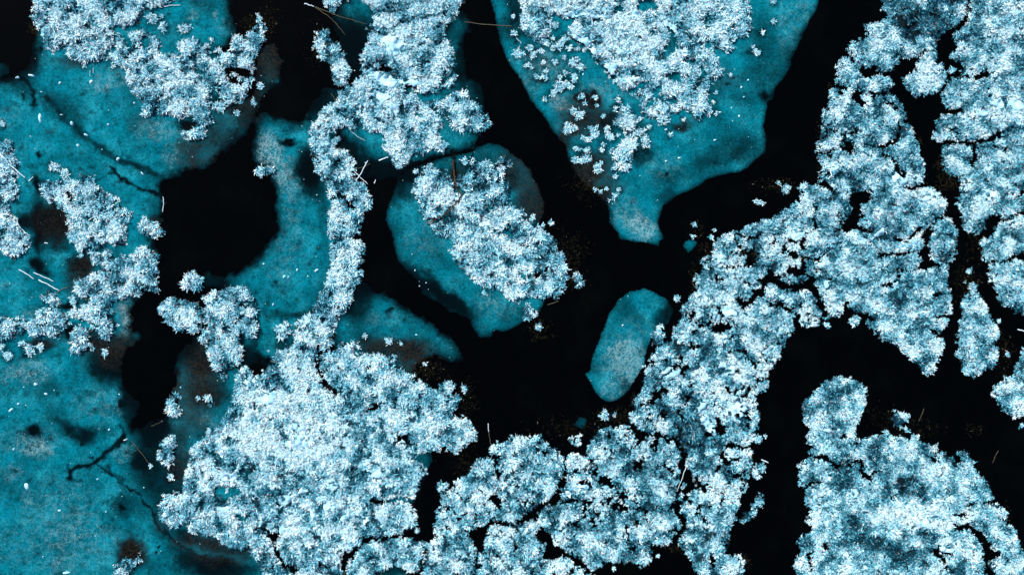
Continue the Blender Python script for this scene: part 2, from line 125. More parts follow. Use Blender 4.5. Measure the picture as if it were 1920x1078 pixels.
TONE = [("B3",210,270,260,190,.5),("B3",60,100,90,70,.3),("B3",600,280,70,60,-.5),("B3",570,510,50,45,-.7),("B3",560,110,60,40,-.4),("B3",60,600,70,60,-.35),("B3",90,430,50,40,-.5),("B3",220,880,80,60,.25),
("B1",970,320,45,35,-.8),("B1",760,230,120,80,.3),("B1",700,350,60,40,-.4),("B1",720,520,160,60,.2),("C1",700,200,260,200,.3),("C1",1090,60,80,60,.2),
("D1",870,150,110,90,-.85),("D1",740,40,80,50,-.5),("D1",830,100,120,110,-.4),("D1",940,50,100,60,-.35),("D1",570,790,45,35,-.8),("D1",450,980,60,40,-.5),("D1",1400,370,60,60,-.5),("D1",1300,300,200,120,.15),("D1",1180,170,40,30,-.5),("D1",800,930,50,40,-.4),("D1",640,780,50,60,.25),("D1",880,430,70,60,.25),("D1",1300,600,200,90,.3),("D1",430,700,80,50,-.35),("D1",1200,1000,120,80,.1),
("D2",680,210,60,60,-.7),("D2",620,170,50,40,-.4),("D2",870,40,110,50,.4),("D2",870,730,45,55,-.8),("D2",720,600,60,50,-.5),("D2",300,180,100,50,-.35),("D2",200,250,120,70,.3),("D2",740,520,60,40,-.5),("D2",910,830,80,70,.2),("D2",650,700,60,30,-.3),("D2",380,240,80,40,-.2),("D2",1380,600,80,100,.15),("D2",1180,850,80,80,.1),
("C2",1230,680,110,80,.4),("C2",1120,920,60,60,-.6),("C2",1030,760,60,60,-.3),("C2",1240,830,70,50,-.45),("C2",1250,1000,120,70,.35),("C2",1150,700,60,60,-.1),("C2",60,420,80,60,-.2),
("C3",1010,275,110,100,-1.0),("C3",800,490,70,50,-.7),("C3",940,120,60,60,-.5),("C3",1220,130,120,120,.35),("C3",1050,870,60,60,-.6),("C3",610,410,70,60,-.4),("C3",240,740,40,40,-.6),("C3",760,690,110,60,-.3),("C3",520,780,80,60,-.3),("C3",420,540,60,40,.4),("C3",1180,600,80,60,.3),("C3",1230,540,60,50,-.4),("C3",860,790,120,90,-.1),("C3",1000,330,60,50,-.3),
("D3",795,575,75,56,-1.4),("D3",765,548,40,30,-.9),("D3",430,410,32,32,-.8),("D3",590,400,45,40,-.6),("D3",880,870,55,50,-.8),("D3",470,780,40,40,-.8),("D3",360,220,55,50,-.6),("D3",410,550,50,50,-.5),("D3",470,860,50,40,-.6),("D3",760,980,130,60,-.5),("D3",840,460,60,30,-.25),("D3",880,760,270,70,.7),("D3",1000,550,160,110,.2),("D3",480,600,60,60,.25),("D3",1000,930,90,50,.35),("D3",380,20,100,60,-.3),("D3",600,900,200,90,-.25),("D3",1180,920,80,60,.1),
("A3",1180,440,70,60,-.35),("A3",1250,520,80,60,.3),("A3",1380,420,60,50,.2),("A1",400,60,200,80,.15),("A1",960,430,200,90,.2),("A2",480,180,90,90,.2),("B2",480,430,60,90,.25),("B2",500,600,60,50,.1),("B2",270,770,60,60,.2)]
# ice sheets: (outline, edge softness in px, label)
ICE = [
("A1 -590,455 0,455 60,432 95,425 175,350 185,240 215,150 200,-590 1280,-590 1290,80 1335,150 1325,210 1265,262 1230,280 1230,420 1330,520 1437,560 B1 10,300 60,240 110,260 140,340 125,440 140,480 80,490 30,560 0,640 -60,760 A1 1240,860 1180,940 1020,960 1000,1000 900,1020 880,1078 A2 790,-10 920,20 915,140 850,260 870,300 880,400 800,580 740,610 745,700 735,780 790,800 795,840 750,850 690,900 660,980 700,1078 A3 690,0 700,60 800,130 740,200 725,280 790,260 860,220 930,200 940,100 985,0 A2 985,1060 990,930 1020,900 1100,800 1200,780 1300,900 1400,1000 A3 1437,0 1437,700 B3 200,1300 B3 200,1600 A3 -590,1600", 8.5, "vast teal ice sheet filling the left side, crossed by dark branching cracks"),
("B1 0,640 80,638 150,672 240,690 275,650 330,560 400,490 470,505 520,600 430,850 470,1078 B2 520,200 500,520 300,800 200,1000 100,1020 40,960 20,850 -30,1060 -120,1070 A2 1340,900 1360,700 1340,560 1250,540 1130,545 1150,440 1250,490 1380,415 1437,372 B2 60,290 120,225 125,180 105,110 100,30 B1 120,1078 70,980 0,930 -30,870 -10,760", 8, "upright teal ice sheet with a pale sandy top, right of the black pool"),
("B2 560,500 600,480 640,560 700,565 760,590 830,630 880,690 950,710 1040,800 1100,820 1150,890 1165,940 1140,970 1080,950 1000,910 900,960 880,1040 700,1010 440,960 430,760 450,690 540,640", 6, "tongue-shaped teal ice sheet above the largest island, tapering to a rounded right tip"),
("B1 770,1078 B2 735,100 725,160 760,230 775,310 790,380 850,440 900,490 930,570 1050,640 1100,680 1190,710 1230,780 1260,820 1320,820 1330,780 1390,785 1437,765 C2 60,740 130,690 175,660 190,600 60,400 100,200 150,190 178,120 180,60 150,-20 C1 140,1030 110,960 60,900 0,870 B1 1400,830 1320,800 1250,822 1222,850 1110,870 1000,900 870,940 800,1000", 3.4, "teal ice sheet skirting the central slanting island"),
("B1 1080,80 1160,45 1190,100 1200,180 1150,232 1170,300 1170,440 1250,460 1280,520 1272,620 1260,740 1240,800 1200,845 1110,860 1000,890 870,930 820,970 740,1000 560,1000 430,960 420,700 600,600 1000,400", 7, "dark teal ice sheet on the right and lower side of the large top island"),
("B1 430,120 470,40 500,-60 650,-60 720,300 620,460 540,470 480,380 470,250", 8, "dusky blue ice sheet at the top between the slim slanting islet and the large island"),
("B1 1310,-590 1310,0 1340,80 1360,200 1400,320 1437,385 C1 50,450 100,560 170,640 240,750 300,820 320,900 360,980 430,1050 460,1078 C2 540,70 540,170 590,220 600,260 680,280 730,285 830,310 832,275 862,270 820,180 850,80 930,20 C1 1040,1055 1100,1010 1180,980 1280,970 1350,920 1432,850 1415,700 1430,620 D1 0,570 30,560 40,500 110,420 130,340 170,270 220,150 290,30 320,-590", 2.7, "long teal ice tongue in the upper middle holding the field of frosted tufts"),
("C2 405,1020 440,1000 450,920 490,830 520,740 560,660 600,600 660,560 740,540 800,560 870,600 910,660 880,740 800,790 760,880 745,970 705,1040 C3 680,0 660,35 635,65 600,92 570,106 535,104 500,88 472,58 455,25 440,0", 2.0, "bean-shaped teal ice sheet alone on black water, centre right"),
("C2 955,300 980,270 1020,265 1040,285 1010,330 990,345", 1.5, "tiny teal ice fragment on black water beside the long cracked island's upper shore"),
("C3 345,235 380,190 415,195 415,250 390,265", 2, "tiny dim ice fragment on black water below the bean-shaped sheet"),
("A1 -590,330 0,350 50,365 60,410 0,440 -590,440", 6, "dim ice scrap on the left edge at the foot of the black corner water"),
("B3 880,380 985,385 990,440 960,500 930,600 890,680 780,690 680,640 800,500", 3, "dim teal ice sheet in the notch on the right shore of the largest island"),
("B3 640,1100 690,1040 760,1010 830,1030 870,1078 860,1300 640,1300", 3, "dim teal ice sheet on the bottom edge in the notch of the low bottom island"),
]
# (tile, x, y, rx, ry, amount): clear (dark) ice; and dark seams
DARK = [("A1",320,600,110,60,.55,38),("A1",440,740,60,25,.4,38),("A1",560,830,60,22,.45,38),("A1",700,905,90,22,.6,30),("A1",830,960,100,22,.5,25),("A1",210,870,16,22,.95,0),("A1",125,540,12,26,.7,0),
("A1",160,340,70,90,.75,0),("A1",1310,100,40,90,.4,0),("A1",1150,10,100,40,.35,0),("A1",1300,560,110,70,.75,0),("A1",1180,300,60,40,.4,0),("A1",1330,820,110,70,.65,0),("A1",1080,880,60,60,.45,0),("A1",1050,700,60,40,.9,0),("A1",1350,430,100,60,.95,0),("A1",1400,650,80,80,.65,0),("A1",1200,780,140,60,.4,-20),
("A1",30,400,60,60,.6,0),("A1",200,1040,28,60,.98,0),("A1",380,340,90,16,.4,0),("A1",700,360,60,30,.5,0),
("A2",210,200,40,170,1,0),("A2",300,160,130,110,.9,0),("A2",200,400,40,40,.95,0),("A2",130,170,60,50,.85,0),("A2",390,30,60,50,.8,0),("A2",330,310,90,30,.5,0),("A2",460,400,60,70,.85,0),("A2",230,440,60,20,.8,25),("A2",370,640,60,30,.9,0),("A2",390,790,60,40,.9,0),("A2",240,850,70,30,.8,0),("A2",560,840,110,50,.7,0),("A2",640,930,90,50,.75,0),("A2",560,990,60,40,.6,0),("A2",620,1010,90,60,.7,0),("A2",870,140,30,80,.3,0),("A2",480,610,60,30,.5,0),
("A2",1340,330,110,90,.9,0),("A2",1200,510,90,50,.75,0),("A2",1300,300,70,80,.9,0),("A2",1080,590,90,40,.95,0),("A2",1060,850,80,90,.95,0),("A2",1150,960,90,80,.8,0),("A2",1400,940,70,90,.8,0),("A2",700,850,60,30,.5,0),
("A3",185,270,55,42,1,0),("A3",670,115,30,25,.8,0),("A3",430,280,90,50,.75,30),("A3",490,300,40,50,.7,30),("A3",460,350,16,14,.8,0),("A3",320,180,80,50,.35,30),("A3",720,170,40,60,.5,0),("A3",830,400,110,130,.8,30),("A3",860,280,110,70,.8,0),("A3",900,560,120,90,.65,40),("A3",690,690,70,60,.6,40),("A3",690,705,22,14,.9,30),("A3",640,790,80,60,.3,40),("A3",740,960,80,90,1,0),("A3",880,200,80,90,.85,0),("A3",1000,480,60,90,.65,0),("A3",1000,320,60,60,.55,0),("A3",950,700,80,60,.7,0),("A3",1150,1010,180,60,.7,15),("A3",1020,950,120,50,.55,35),("A3",1300,930,160,40,.7,10),("A3",1100,880,130,30,.7,20),("A3",1180,60,120,90,.7,0),("A3",1080,250,100,60,.3,0),("A3",880,915,10,12,.9,0),("A3",878,958,10,12,.9,0),("A3",850,1000,60,50,.2,0),("A3",740,240,50,60,.6,0),
("A3",700,330,30,14,.7,0),("A3",770,450,50,50,.7,0),("A3",1290,1050,200,60,.7,0),
("B1",70,300,70,120,.5,0),("B1",180,800,50,18,.9,0),("B1",350,570,100,80,.7,0),("B1",250,720,70,40,.5,0),("B1",290,940,60,110,.85,0),("B1",60,940,50,40,.5,0),("B1",330,1060,60,60,.6,0),("B2",150,540,30,30,.25,0),("B2",200,690,140,26,.6,0),("B2",370,60,40,100,.5,0),("B2",390,300,30,200,.35,0),("B2",160,860,80,50,.7,0),("B2",60,640,14,60,.3,0),("B2",0,760,24,130,.75,0),("B2",70,760,16,60,.3,0),("B2",330,600,40,90,.3,30),
("B1",560,330,60,120,.75,0),("B1",500,230,80,130,.75,0),("B1",600,220,60,90,.7,0),("B1",540,170,120,60,.5,0),
("B1",530,860,90,100,.85,0),("B1",620,960,110,70,.75,0),("B1",470,790,50,40,.9,0),("B1",780,920,70,50,.6,0),("B1",840,990,90,60,.85,0),("B1",1140,240,34,10,.9,0),("B1",1150,340,34,120,.6,0),("B1",1200,540,100,70,.5,0),("B1",1000,870,130,12,.3,-15),("B1",1090,180,40,60,.1,0),("B1",1160,70,30,30,.6,0),("B1",900,940,90,26,.75,-15),
("B2",800,20,60,60,.65,0),("B2",760,240,40,60,.4,0),("B2",990,530,120,50,.75,38),("B2",1100,620,130,50,.75,38),("B2",1210,700,70,60,.5,38),("B2",1000,600,130,60,.6,38),("B2",860,440,60,50,.5,45),("B2",1290,790,40,30,.25,0),("B1",850,1060,60,50,.5,0),
("B1",1340,900,120,80,.5,0),("B1",1130,950,120,60,.6,0),("B1",1400,1000,80,60,.7,0),("C1",60,980,100,80,.55,0),("C2",110,70,90,90,.7,0),
("B2",600,560,60,90,.7,0),("B2",560,700,90,50,.5,0),("B2",520,690,50,12,.5,0),("B2",750,660,14,20,.8,0),("B2",820,640,50,30,.5,0),("B2",700,880,140,50,.7,0),("B2",860,900,90,70,.7,0),("B2",980,860,90,30,.3,30),("B2",560,790,100,30,.3,0),("B2",460,850,50,60,.3,0),
("C1",390,545,45,42,.95,0),("C1",465,560,40,50,.95,0),("C1",440,680,120,60,.65,0),("C1",550,680,60,40,.75,0),("C1",590,610,30,26,.8,0),("C1",420,930,90,60,.7,0),("C1",430,1040,60,60,.7,0),("C1",730,870,70,60,.65,-30),("C1",940,710,60,24,.75,0),("C1",1330,300,30,14,.6,0),("C1",1215,470,12,10,.8,0),("C1",1420,545,34,40,.95,0),("C1",1240,750,130,60,.4,0),("C1",1330,850,120,70,.45,-25),("C1",1150,640,60,50,.3,0),("C1",1100,1040,140,60,.5,-20),("C1",860,1020,90,60,.35,0),("C1",1420,200,60,120,.35,0),("C1",640,760,100,140,.3,0),("C1",300,790,60,50,.6,0),("C1",340,960,60,80,.6,0),("C1",900,260,30,50,.3,0),("C1",30,150,80,90,.6,0),("C1",20,20,60,90,.75,0),("C1",1290,560,60,50,.25,0),("C1",1350,500,90,120,.2,0),
("D1",60,470,50,90,.3,0),("D1",110,350,60,110,.35,0),("D1",200,200,40,160,.45,30),("D1",40,540,40,40,.6,0),("C2",530,100,40,110,.6,0),("C2",480,30,70,40,.7,0),("C2",880,30,50,40,.6,0),("C2",820,60,30,60,.3,0),
("C2",850,720,60,80,.75,30),("C2",900,670,40,60,.6,0),("C2",740,850,30,80,.4,0),("C2",620,640,60,40,.3,0),("C2",660,710,80,40,.2,0),("C2",480,1000,40,40,.3,0),("C3",640,40,30,60,.6,0),("C3",560,90,90,30,.3,0),
("C3",385,228,50,50,.6,0),("C2",1000,300,50,50,.15,0),("B3",930,430,90,60,.5,0),("B3",900,580,60,90,.8,0),("B3",760,1050,120,60,.75,0),("C2",40,690,90,60,.35,0)]
DARK += [("B2",750,760,340,160,.22,30),("B2",1000,450,300,260,.12),("B2",950,260,60,60,.1),("C1",1100,800,300,200,.1),("B1",1200,300,200,300,.25),("A3",300,400,500,200,.06),("C2",620,660,120,90,.15),("B1",1180,700,120,90,.2),("B1",700,960,170,80,.85),("B1",600,1050,100,60,.9),("B1",290,960,80,120,.9),("B1",330,600,80,90,.7),("B2",620,500,110,80,.85),("B2",560,620,70,70,.6),("B2",1080,610,170,40,.7,38),("B2",900,480,80,50,.55,45),("B1",1160,400,50,140,.6),("B1",560,260,110,180,.8),("B1",540,420,80,60,.8),
("C1",1380,330,90,140,.35),("C1",1200,850,170,60,.45,-20),("C1",1000,960,170,45,.4,-15),("D1",60,300,70,200,.3,25),("C1",500,900,90,70,.4),("C1",540,330,90,26,.2,40),("C2",860,640,60,60,.35),("C2",470,960,30,60,.3),
("A1",150,420,60,120,.5),("A1",120,470,60,70,.35),("A1",1250,900,120,50,.6,-25),("A1",1120,690,120,60,.4),("A1",900,1000,90,40,.4),("A2",620,960,160,110,.7),("A3",600,150,60,40,.4),("A3",730,90,60,110,.7),("A3",1000,600,120,200,.5),("A3",800,620,120,100,.35,30),("A3",960,830,120,60,.5,40),("A3",1150,1040,260,60,.5),("A3",560,280,100,50,.3),("A3",270,30,120,50,.35),("A3",330,240,90,60,.35),("A2",310,230,110,70,.6),("A2",420,470,80,90,.5),("A1",40,1060,60,40,.3),("A2",1200,600,140,60,.6),("A2",1100,900,120,160,.5)]
SEAM = [("A1 0,450 60,430 130,440 160,480 185,520 190,595",8,.95),("A1 620,945 660,990 720,1030 800,1065 870,1090",7.5,.95),("A1 540,1005 600,995 640,975",3.5,.7),("A1 260,560 340,640 420,710 520,790 600,860 720,905 850,970",12,.6),
("A3 700,290 640,370 560,420 480,470 400,490 380,545",10.5,.97),("A3 500,400 540,440 600,500 680,560 770,630 830,700 880,780 950,860 1010,905 1100,960 1200,1010 1300,1060",4,.95),("A3 600,450 615,520",7,.8),("A3 380,470 400,540 450,540",6,.6),("A3 560,510 640,510 680,540",5,.6),("A3 670,260 700,290",6,.8),
("B1 1115,862 1000,888 920,915 850,955 820,1000",4.5,.9),("B1 1222,800 1210,880 1205,940 1180,990",3.5,.95),("B1 1105,880 1110,1000",6,.9),("C2 560,90 590,230",3,.2)]
BROWN = [("A1",1100,860,120,70,.6),("A1",1320,640,120,60,.6),("A1",1180,740,120,70,.5),("A1",420,350,110,30,.7),("A1",270,730,30,20,.6),("A1",1400,520,80,70,.5),("A1",190,150,30,50,.7),("A1",780,690,60,40,.4),("A1",1040,820,60,90,.6),
("B1",70,340,70,110,.9),("A2",320,170,130,110,.5),("A2",600,860,140,60,.8),("A2",470,420,60,60,.7),("A2",420,520,50,60,.5),("A2",700,700,50,120,.6),("A2",240,840,90,30,.5),("A2",640,940,90,50,.5),("A2",1080,590,60,40,.5),("A2",1150,960,110,90,.8),("A2",380,60,60,60,.5),("A2",880,160,40,30,.5),
("A3",1070,60,150,110,1.0),("A3",1060,230,90,70,.7),("A3",1000,440,70,120,.7),("A3",740,950,80,70,.9),("A3",1120,890,140,40,.8),("A3",1250,970,160,50,.6),("A3",920,790,60,40,.4),
("C1",400,650,140,110,.8),("C1",470,950,110,90,.9),("C1",430,1050,90,60,.8),("C1",160,400,90,60,.4),("C1",300,620,60,60,.5),("C1",560,1050,80,40,.6),("C1",300,790,40,60,.6),("C1",1200,450,90,40,.4),("C1",960,700,60,30,.5),
("B2",880,930,110,90,1.0),("B2",760,860,110,40,.7),("B2",660,860,70,50,.6),("C1",50,980,100,90,.6),("C2",120,60,90,110,.8),("B1",1400,900,60,60,.4),("C2",500,30,60,40,.6),("B1",1130,1000,50,60,.6)]
TAN = [("A1",620,450,80,60,.5),("A1",880,730,110,50,.6),("A1",960,870,40,60,.4),("A1",560,490,60,30,.4),("A1",1210,80,16,26,.9),("A1",1080,90,26,20,.8),("A1",1260,150,60,40,.35),("A1",30,650,60,50,.3),
("B1",60,840,80,90,1.3),("B1",130,950,70,90,.9),("B1",180,1040,60,70,.5),("B2",210,80,50,130,.25),("B2",180,300,70,120,.25),("B2",130,460,60,50,.3),("B1",90,290,60,60,.5),
("A2",700,680,40,60,1.2),("A2",700,790,30,60,.8),("A2",180,1000,100,60,.7),("A2",60,1030,80,40,.4),("A2",20,520,70,40,.3),("A2",180,680,60,30,.5),
("A3",210,370,70,50,.9),("A3",150,660,30,60,.6),("A3",60,500,60,50,.35),("A3",360,720,160,160,.3),("A3",330,1020,90,50,.4),("A3",600,120,160,80,.3),("A3",700,390,60,50,.4),("A3",160,330,160,60,.4),("A3",480,900,160,120,.3),("A3",1160,210,60,40,.4),("A3",180,900,200,130,.2),
("C1",270,580,50,40,.9),("C1",330,720,60,40,.3),("C1",480,520,120,60,.5),("C1",60,480,90,60,.4),("C1",250,380,80,60,.4),("C1",850,930,90,60,.3),("C2",730,200,80,60,1.4),("C2",640,120,80,80,.5),("C1",130,330,100,60,.4),
("D1",110,160,50,120,.3),("D1",200,60,60,60,.3),("C2",640,960,110,110,1.1),("C2",620,880,90,60,.8),("C2",700,760,80,50,.2),("C3",560,40,70,50,.6),("B2",700,720,80,40,.25),("B2",1350,640,110,60,.35),("B2",950,260,110,80,.25),("B2",1300,600,60,40,.3)]
# ------------------------------------------------------------ raster fields (2 px cells, margin round the frame)
CS = 2.0; X0, Y0, X1, Y1 = -200, -200, 2120, 1280
NX, NY = int((X1-X0)/CS)+1, int((Y1-Y0)/CS)+1
GX = X0+CS*np.arange(NX); GY = Y0+CS*np.arange(NY)
def fill(poly):
    m = np.zeros((NY, NX), bool); x = poly[:, 0]; y = poly[:, 1]; x2 = np.roll(x, -1); y2 = np.roll(y, -1)
    for j in range(max(0, int((y.min()-Y0)/CS)), min(NY, int((y.max()-Y0)/CS)+2)):
        yy = GY[j]+.01; c = (y <= yy) != (y2 <= yy)
        if not c.any(): continue
        xs = np.sort(x[c]+(yy-y[c])/(y2[c]-y[c])*(x2[c]-x[c]))
        for a, b in zip(xs[::2], xs[1::2]):
            i0 = max(0, int(math.ceil((a-X0)/CS))); i1 = min(NX, int((b-X0)/CS)+1)
            if i1 > i0: m[j, i0:i1] = True
    return m
fy = np.fft.fftfreq(NY)[:, None]; fx = np.fft.rfftfreq(NX)[None, :]
def blur(a, px):
    s = px/CS
    return np.fft.irfft2(np.fft.rfft2(a)*np.exp(-2*(math.pi*s)**2*(fx**2+fy**2)), s=(NY, NX))
def noise(px, seed):                        # band noise, zero mean, unit deviation
    r = np.random.default_rng(seed).standard_normal((NY, NX))
    n = blur(r, px*.35)-blur(r, px*.9); return n/n.std()
def sstep(a, b, x): t = np.clip((x-a)/(b-a), 0, 1); return t*t*(3-2*t)
def stroke(poly, wd, soft=1.0):             # 1 inside, 0 outside
    out = np.zeros((NY, NX)); pad = wd+soft*3+4
    for (ax, ay), (bx, by) in zip(poly[:-1], poly[1:]):
        i0 = max(0, int((min(ax, bx)-pad-X0)/CS)); i1 = min(NX, int((max(ax, bx)+pad-X0)/CS)+1)
        j0 = max(0, int((min(ay, by)-pad-Y0)/CS)); j1 = min(NY, int((max(ay, by)+pad-Y0)/CS)+1)
        if i1 <= i0 or j1 <= j0: continue
        gx, gy = np.meshgrid(GX[i0:i1]+WXn[j0:j1, i0:i1].mean()*0, GY[j0:j1])
        gx = gx+WXn[j0:j1, i0:i1]; gy = gy+WYn[j0:j1, i0:i1]
        dx, dy = bx-ax, by-ay; L = dx*dx+dy*dy+1e-9
        t = np.clip(((gx-ax)*dx+(gy-ay)*dy)/L, 0, 1)
        d = np.hypot(gx-ax-t*dx, gy-ay-t*dy)
        out[j0:j1, i0:i1] = np.maximum(out[j0:j1, i0:i1], 1-sstep(wd*.5-soft, wd*.5+soft, d))
    return out
def blob(acc, t, mode='add'):
    tile, x, y, rx, ry, am = t[:6]; ang = math.radians(t[6]) if len(t) > 6 else 0
    cx = TX[tile[0]]+x/2.994; cy = TY[tile[1]]+y/2.994; rx /= 2.994; ry /= 2.994
    R = 1.9*max(rx, ry)
    i0 = max(0, int((cx-R-X0)/CS)); i1 = min(NX, int((cx+R-X0)/CS)+1); j0 = max(0, int((cy-R-Y0)/CS)); j1 = min(NY, int((cy+R-Y0)/CS)+1)
    if i1 <= i0 or j1 <= j0: return
    gx, gy = np.meshgrid(GX[i0:i1], GY[j0:j1]); gx = gx+WXn[j0:j1, i0:i1]-cx; gy = gy+WYn[j0:j1, i0:i1]-cy
    u = (gx*math.cos(ang)+gy*math.sin(ang))/rx; v = (-gx*math.sin(ang)+gy*math.cos(ang))/ry
    g = 1-sstep(.45, 1.6, np.hypot(u, v))
    if mode == 'add': acc[j0:j1, i0:i1] += am*g
    else: acc[j0:j1, i0:i1] *= 1-min(1, am*1.15)*g
N14, N6, N24 = noise(14, 1), noise(6, 2), noise(24, 3); N60 = noise(60, 4)
WXn = 2.2*noise(20, 5)+1.1*noise(7, 6); WYn = 2.2*noise(20, 7)+1.1*noise(7, 8)
ID = np.zeros((NY, NX), int); HOLE = np.zeros((NY, NX)); COARSE = np.zeros((NY, NX))
for k, (s, h, co, kd, lb) in enumerate(ISL):
    m = fill(P(s)) & (ID == 0); ID[m] = k+1; HOLE[m] = h; COARSE[m] = co
for it in range(5):                          # let each id spill a little so ragged edges keep their owner
    for ax, sh in ((0, 1), (0, -1), (1, 1), (1, -1)):
        r = np.roll(ID, sh, ax); q = (ID == 0) & (r > 0); ID[q] = r[q]
        HOLE[q] = np.roll(HOLE, sh, ax)[q]; COARSE[q] = np.roll(COARSE, sh, ax)[q]
core = np.zeros((NY, NX), bool)
for s, h, co, kd, lb in ISL: core |= fill(P(s))
cov = blur(core.astype(float), 2.6)+.13*N14+.10*N6
cut = np.zeros((NY, NX))
for s, wd in CR: cut = np.maximum(cut, stroke(P(s), wd*1.15+3.4, 1.0))
NR = noise(34, 31)+.25*noise(12, 32); NR2 = noise(20, 33)+.25*noise(9, 34)    # thin wandering melt cracks
N70 = noise(70, 35)
CRK = (COARSE < .66) & (COARSE > .32) & ~((GX[None, :] > 1580) & (GY[:, None] < 720))
ridge = (np.abs(NR) < .07*np.clip(1.2+N60, 0, 2)) & CRK & (N60 > -.9)
ridge |= (np.abs(NR2) < .09) & CRK & (N70 > .35)
ridge |= (np.abs(NR2) < .10) & (COARSE < .4) & (COARSE > 0) & ~CRK & (N70 > 1.0)
cut = np.maximum(cut, blur(ridge.astype(float), 1.3)*1.5*(blur((core).astype(float), 3) > .9))
hb = np.zeros((NY, NX))
for t in HO: blob(hb, (t[0], t[1], t[2], t[3]+4, t[4]+4, 1.0))
hm = np.zeros((NY, NX), bool)
for s in HOP: hm |= fill(P(s))
NH = noise(9, 11)+.6*noise(18, 12)
thr = np.array([9.0]); 
hole = (NH > np.interp(HOLE, [0, .03, .1, .3], [9, 2.9, 2.0, .6])) & (ID > 0)
frost = (cov > .5) & (ID > 0) & (cut < .5) & (hb < .62) & ~hm & ~hole
FR = blur(frost.astype(float), 2.0)
land = (blur((core & (cut < .35)).astype(float), 2.5)+.08*N14 > .55) & (hb < .75) & ~hm & (ID > 0)
LD = blur(land.astype(float), 4.0)
snow = np.zeros((NY, NX))
for t in SNOW: blob(snow, t+(1.0,))
snow = np.clip(snow, 0, 1)*.95+.22*N14+.12*N6+.05*N24
tone = .30*N24+.2*N14+.12*N60
for t in TONE: blob(tone, t if t[-1] < .29 or t[-1] > .6 else t[:5]+(t[5]*1.45,))
def samp(F, x, y):
    i = np.clip(((np.asarray(x)-X0)/CS+.5).astype(int), 0, NX-1); j = np.clip(((np.asarray(y)-Y0)/CS+.5).astype(int), 0, NY-1)
    return F[j, i]
# ------------------------------------------------------------ materials
def mat(name, rough=.8, spec=.2):
    m = bpy.data.materials.new(name); m.use_nodes = True; b = m.node_tree.nodes['Principled BSDF']
    b.inputs['Roughness'].default_value = rough; b.inputs['Specular IOR Level'].default_value = spec
    return m, m.node_tree, b
def nd(t, kind, **kw):
    n = t.nodes.new(kind)
    for k, v in kw.items(): setattr(n, k, v)
    return n
def coords(t, sc=1.0):
    g = nd(t, 'ShaderNodeNewGeometry'); return g.outputs['Position']
def tnoise(t, vec, scale, detail=3, rough=.6):
    n = nd(t, 'ShaderNodeTexNoise'); n.inputs['Scale'].default_value = scale; n.inputs['Detail'].default_value = detail; n.inputs['Roughness'].default_value = rough
    t.links.new(vec, n.inputs['Vector']); return n.outputs['Fac']
def mrange(t, v, a, b, c=0, d=1):
    n = nd(t, 'ShaderNodeMapRange'); t.links.new(v, n.inputs[0])
    for i, q in zip((1, 2, 3, 4), (a, b, c, d)): n.inputs[i].default_value = q
    return n.outputs[0]
def mth(t, op, a, b):
    n = nd(t, 'ShaderNodeMath', operation=op)
    for i, q in enumerate((a, b)):
        if hasattr(q, 'links') or hasattr(q, 'is_linked'): t.links.new(q, n.inputs[i])
        else: n.inputs[i].default_value = q
    return n.outputs[0]
def mixc(t, f, a, b):
    n = nd(t, 'ShaderNodeMix', data_type='RGBA')
    for k, q in ((0, f), (6, a), (7, b)):
        if hasattr(q, 'is_linked'): t.links.new(q, n.inputs[k])
        else: n.inputs[k].default_value = q if k == 0 else (*q, 1)
    return n.outputs[2]
# frosted stems: colour of each stem stored per blade
M_FROST, t, b = mat('hoar_frosted_stems', .85, .1)
a = nd(t, 'ShaderNodeAttribute', attribute_name='col'); t.links.new(a.outputs['Color'], b.inputs['Base Color'])
M_SNOW, t, b = mat('packed_snow', .8, .15)
p = coords(t); n1 = tnoise(t, p, 1.4, 5, .6); n2 = tnoise(t, p, 9, 3, .7)
c = mixc(t, mrange(t, n1, .35, .65), (.26, .58, .70), (.55, .82, .92)); c = mixc(t, mrange(t, n2, .5, .85), c, (.75, .93, .97))
t.links.new(c, b.inputs['Base Color'])
bp = nd(t, 'ShaderNodeBump'); bp.inputs['Strength'].default_value = .5; bp.inputs['Distance'].default_value = .08; t.links.new(n2, bp.inputs['Height']); t.links.new(bp.outputs[0], b.inputs['Normal'])
M_PEAT, t, b = mat('peat_under_stems', .95, .05)
p = coords(t); n1 = tnoise(t, p, 2.2, 5, .65); n2 = tnoise(t, p, 11, 3, .7); at = nd(t, 'ShaderNodeAttribute', attribute_name='rime')
c = mixc(t, mrange(t, n1, .4, .7), (.002, .004, .005), (.005, .020, .030))
f = mth(t, 'MULTIPLY', mrange(t, n2, .38, .66), at.outputs['Fac'])
c = mixc(t, f, c, (.035, .17, .24)); t.links.new(c, b.inputs['Base Color'])
M_ICE, t, b = mat('lake_ice', .8, .01)
p = coords(t); at = nd(t, 'ShaderNodeAttribute', attribute_name='ice'); sp = nd(t, 'ShaderNodeSeparateColor'); t.links.new(at.outputs['Color'], sp.inputs[0])
cloud, brown, tan = sp.outputs[0], sp.outputs[1], sp.outputs[2]
nA = tnoise(t, p, .9, 5, .6); nB = tnoise(t, p, 6, 4, .75); nC = tnoise(t, p, 17, 2, .7)
vo = nd(t, 'ShaderNodeTexVoronoi', feature='DISTANCE_TO_EDGE'); vo.inputs['Scale'].default_value = 2.2
wv = nd(t, 'ShaderNodeVectorMath', operation='ADD'); nn = nd(t, 'ShaderNodeTexNoise'); nn.inputs['Scale'].default_value = 2.5; nn.inputs['Detail'].default_value = 3
t.links.new(p, nn.inputs['Vector']); sc = nd(t, 'ShaderNodeVectorMath', operation='SCALE'); sc.inputs['Scale'].default_value = .28
t.links.new(nn.outputs['Color'], sc.inputs[0]); t.links.new(sc.outputs[0], wv.inputs[1]); t.links.new(p, wv.inputs[0]); t.links.new(wv.outputs[0], vo.inputs['Vector'])
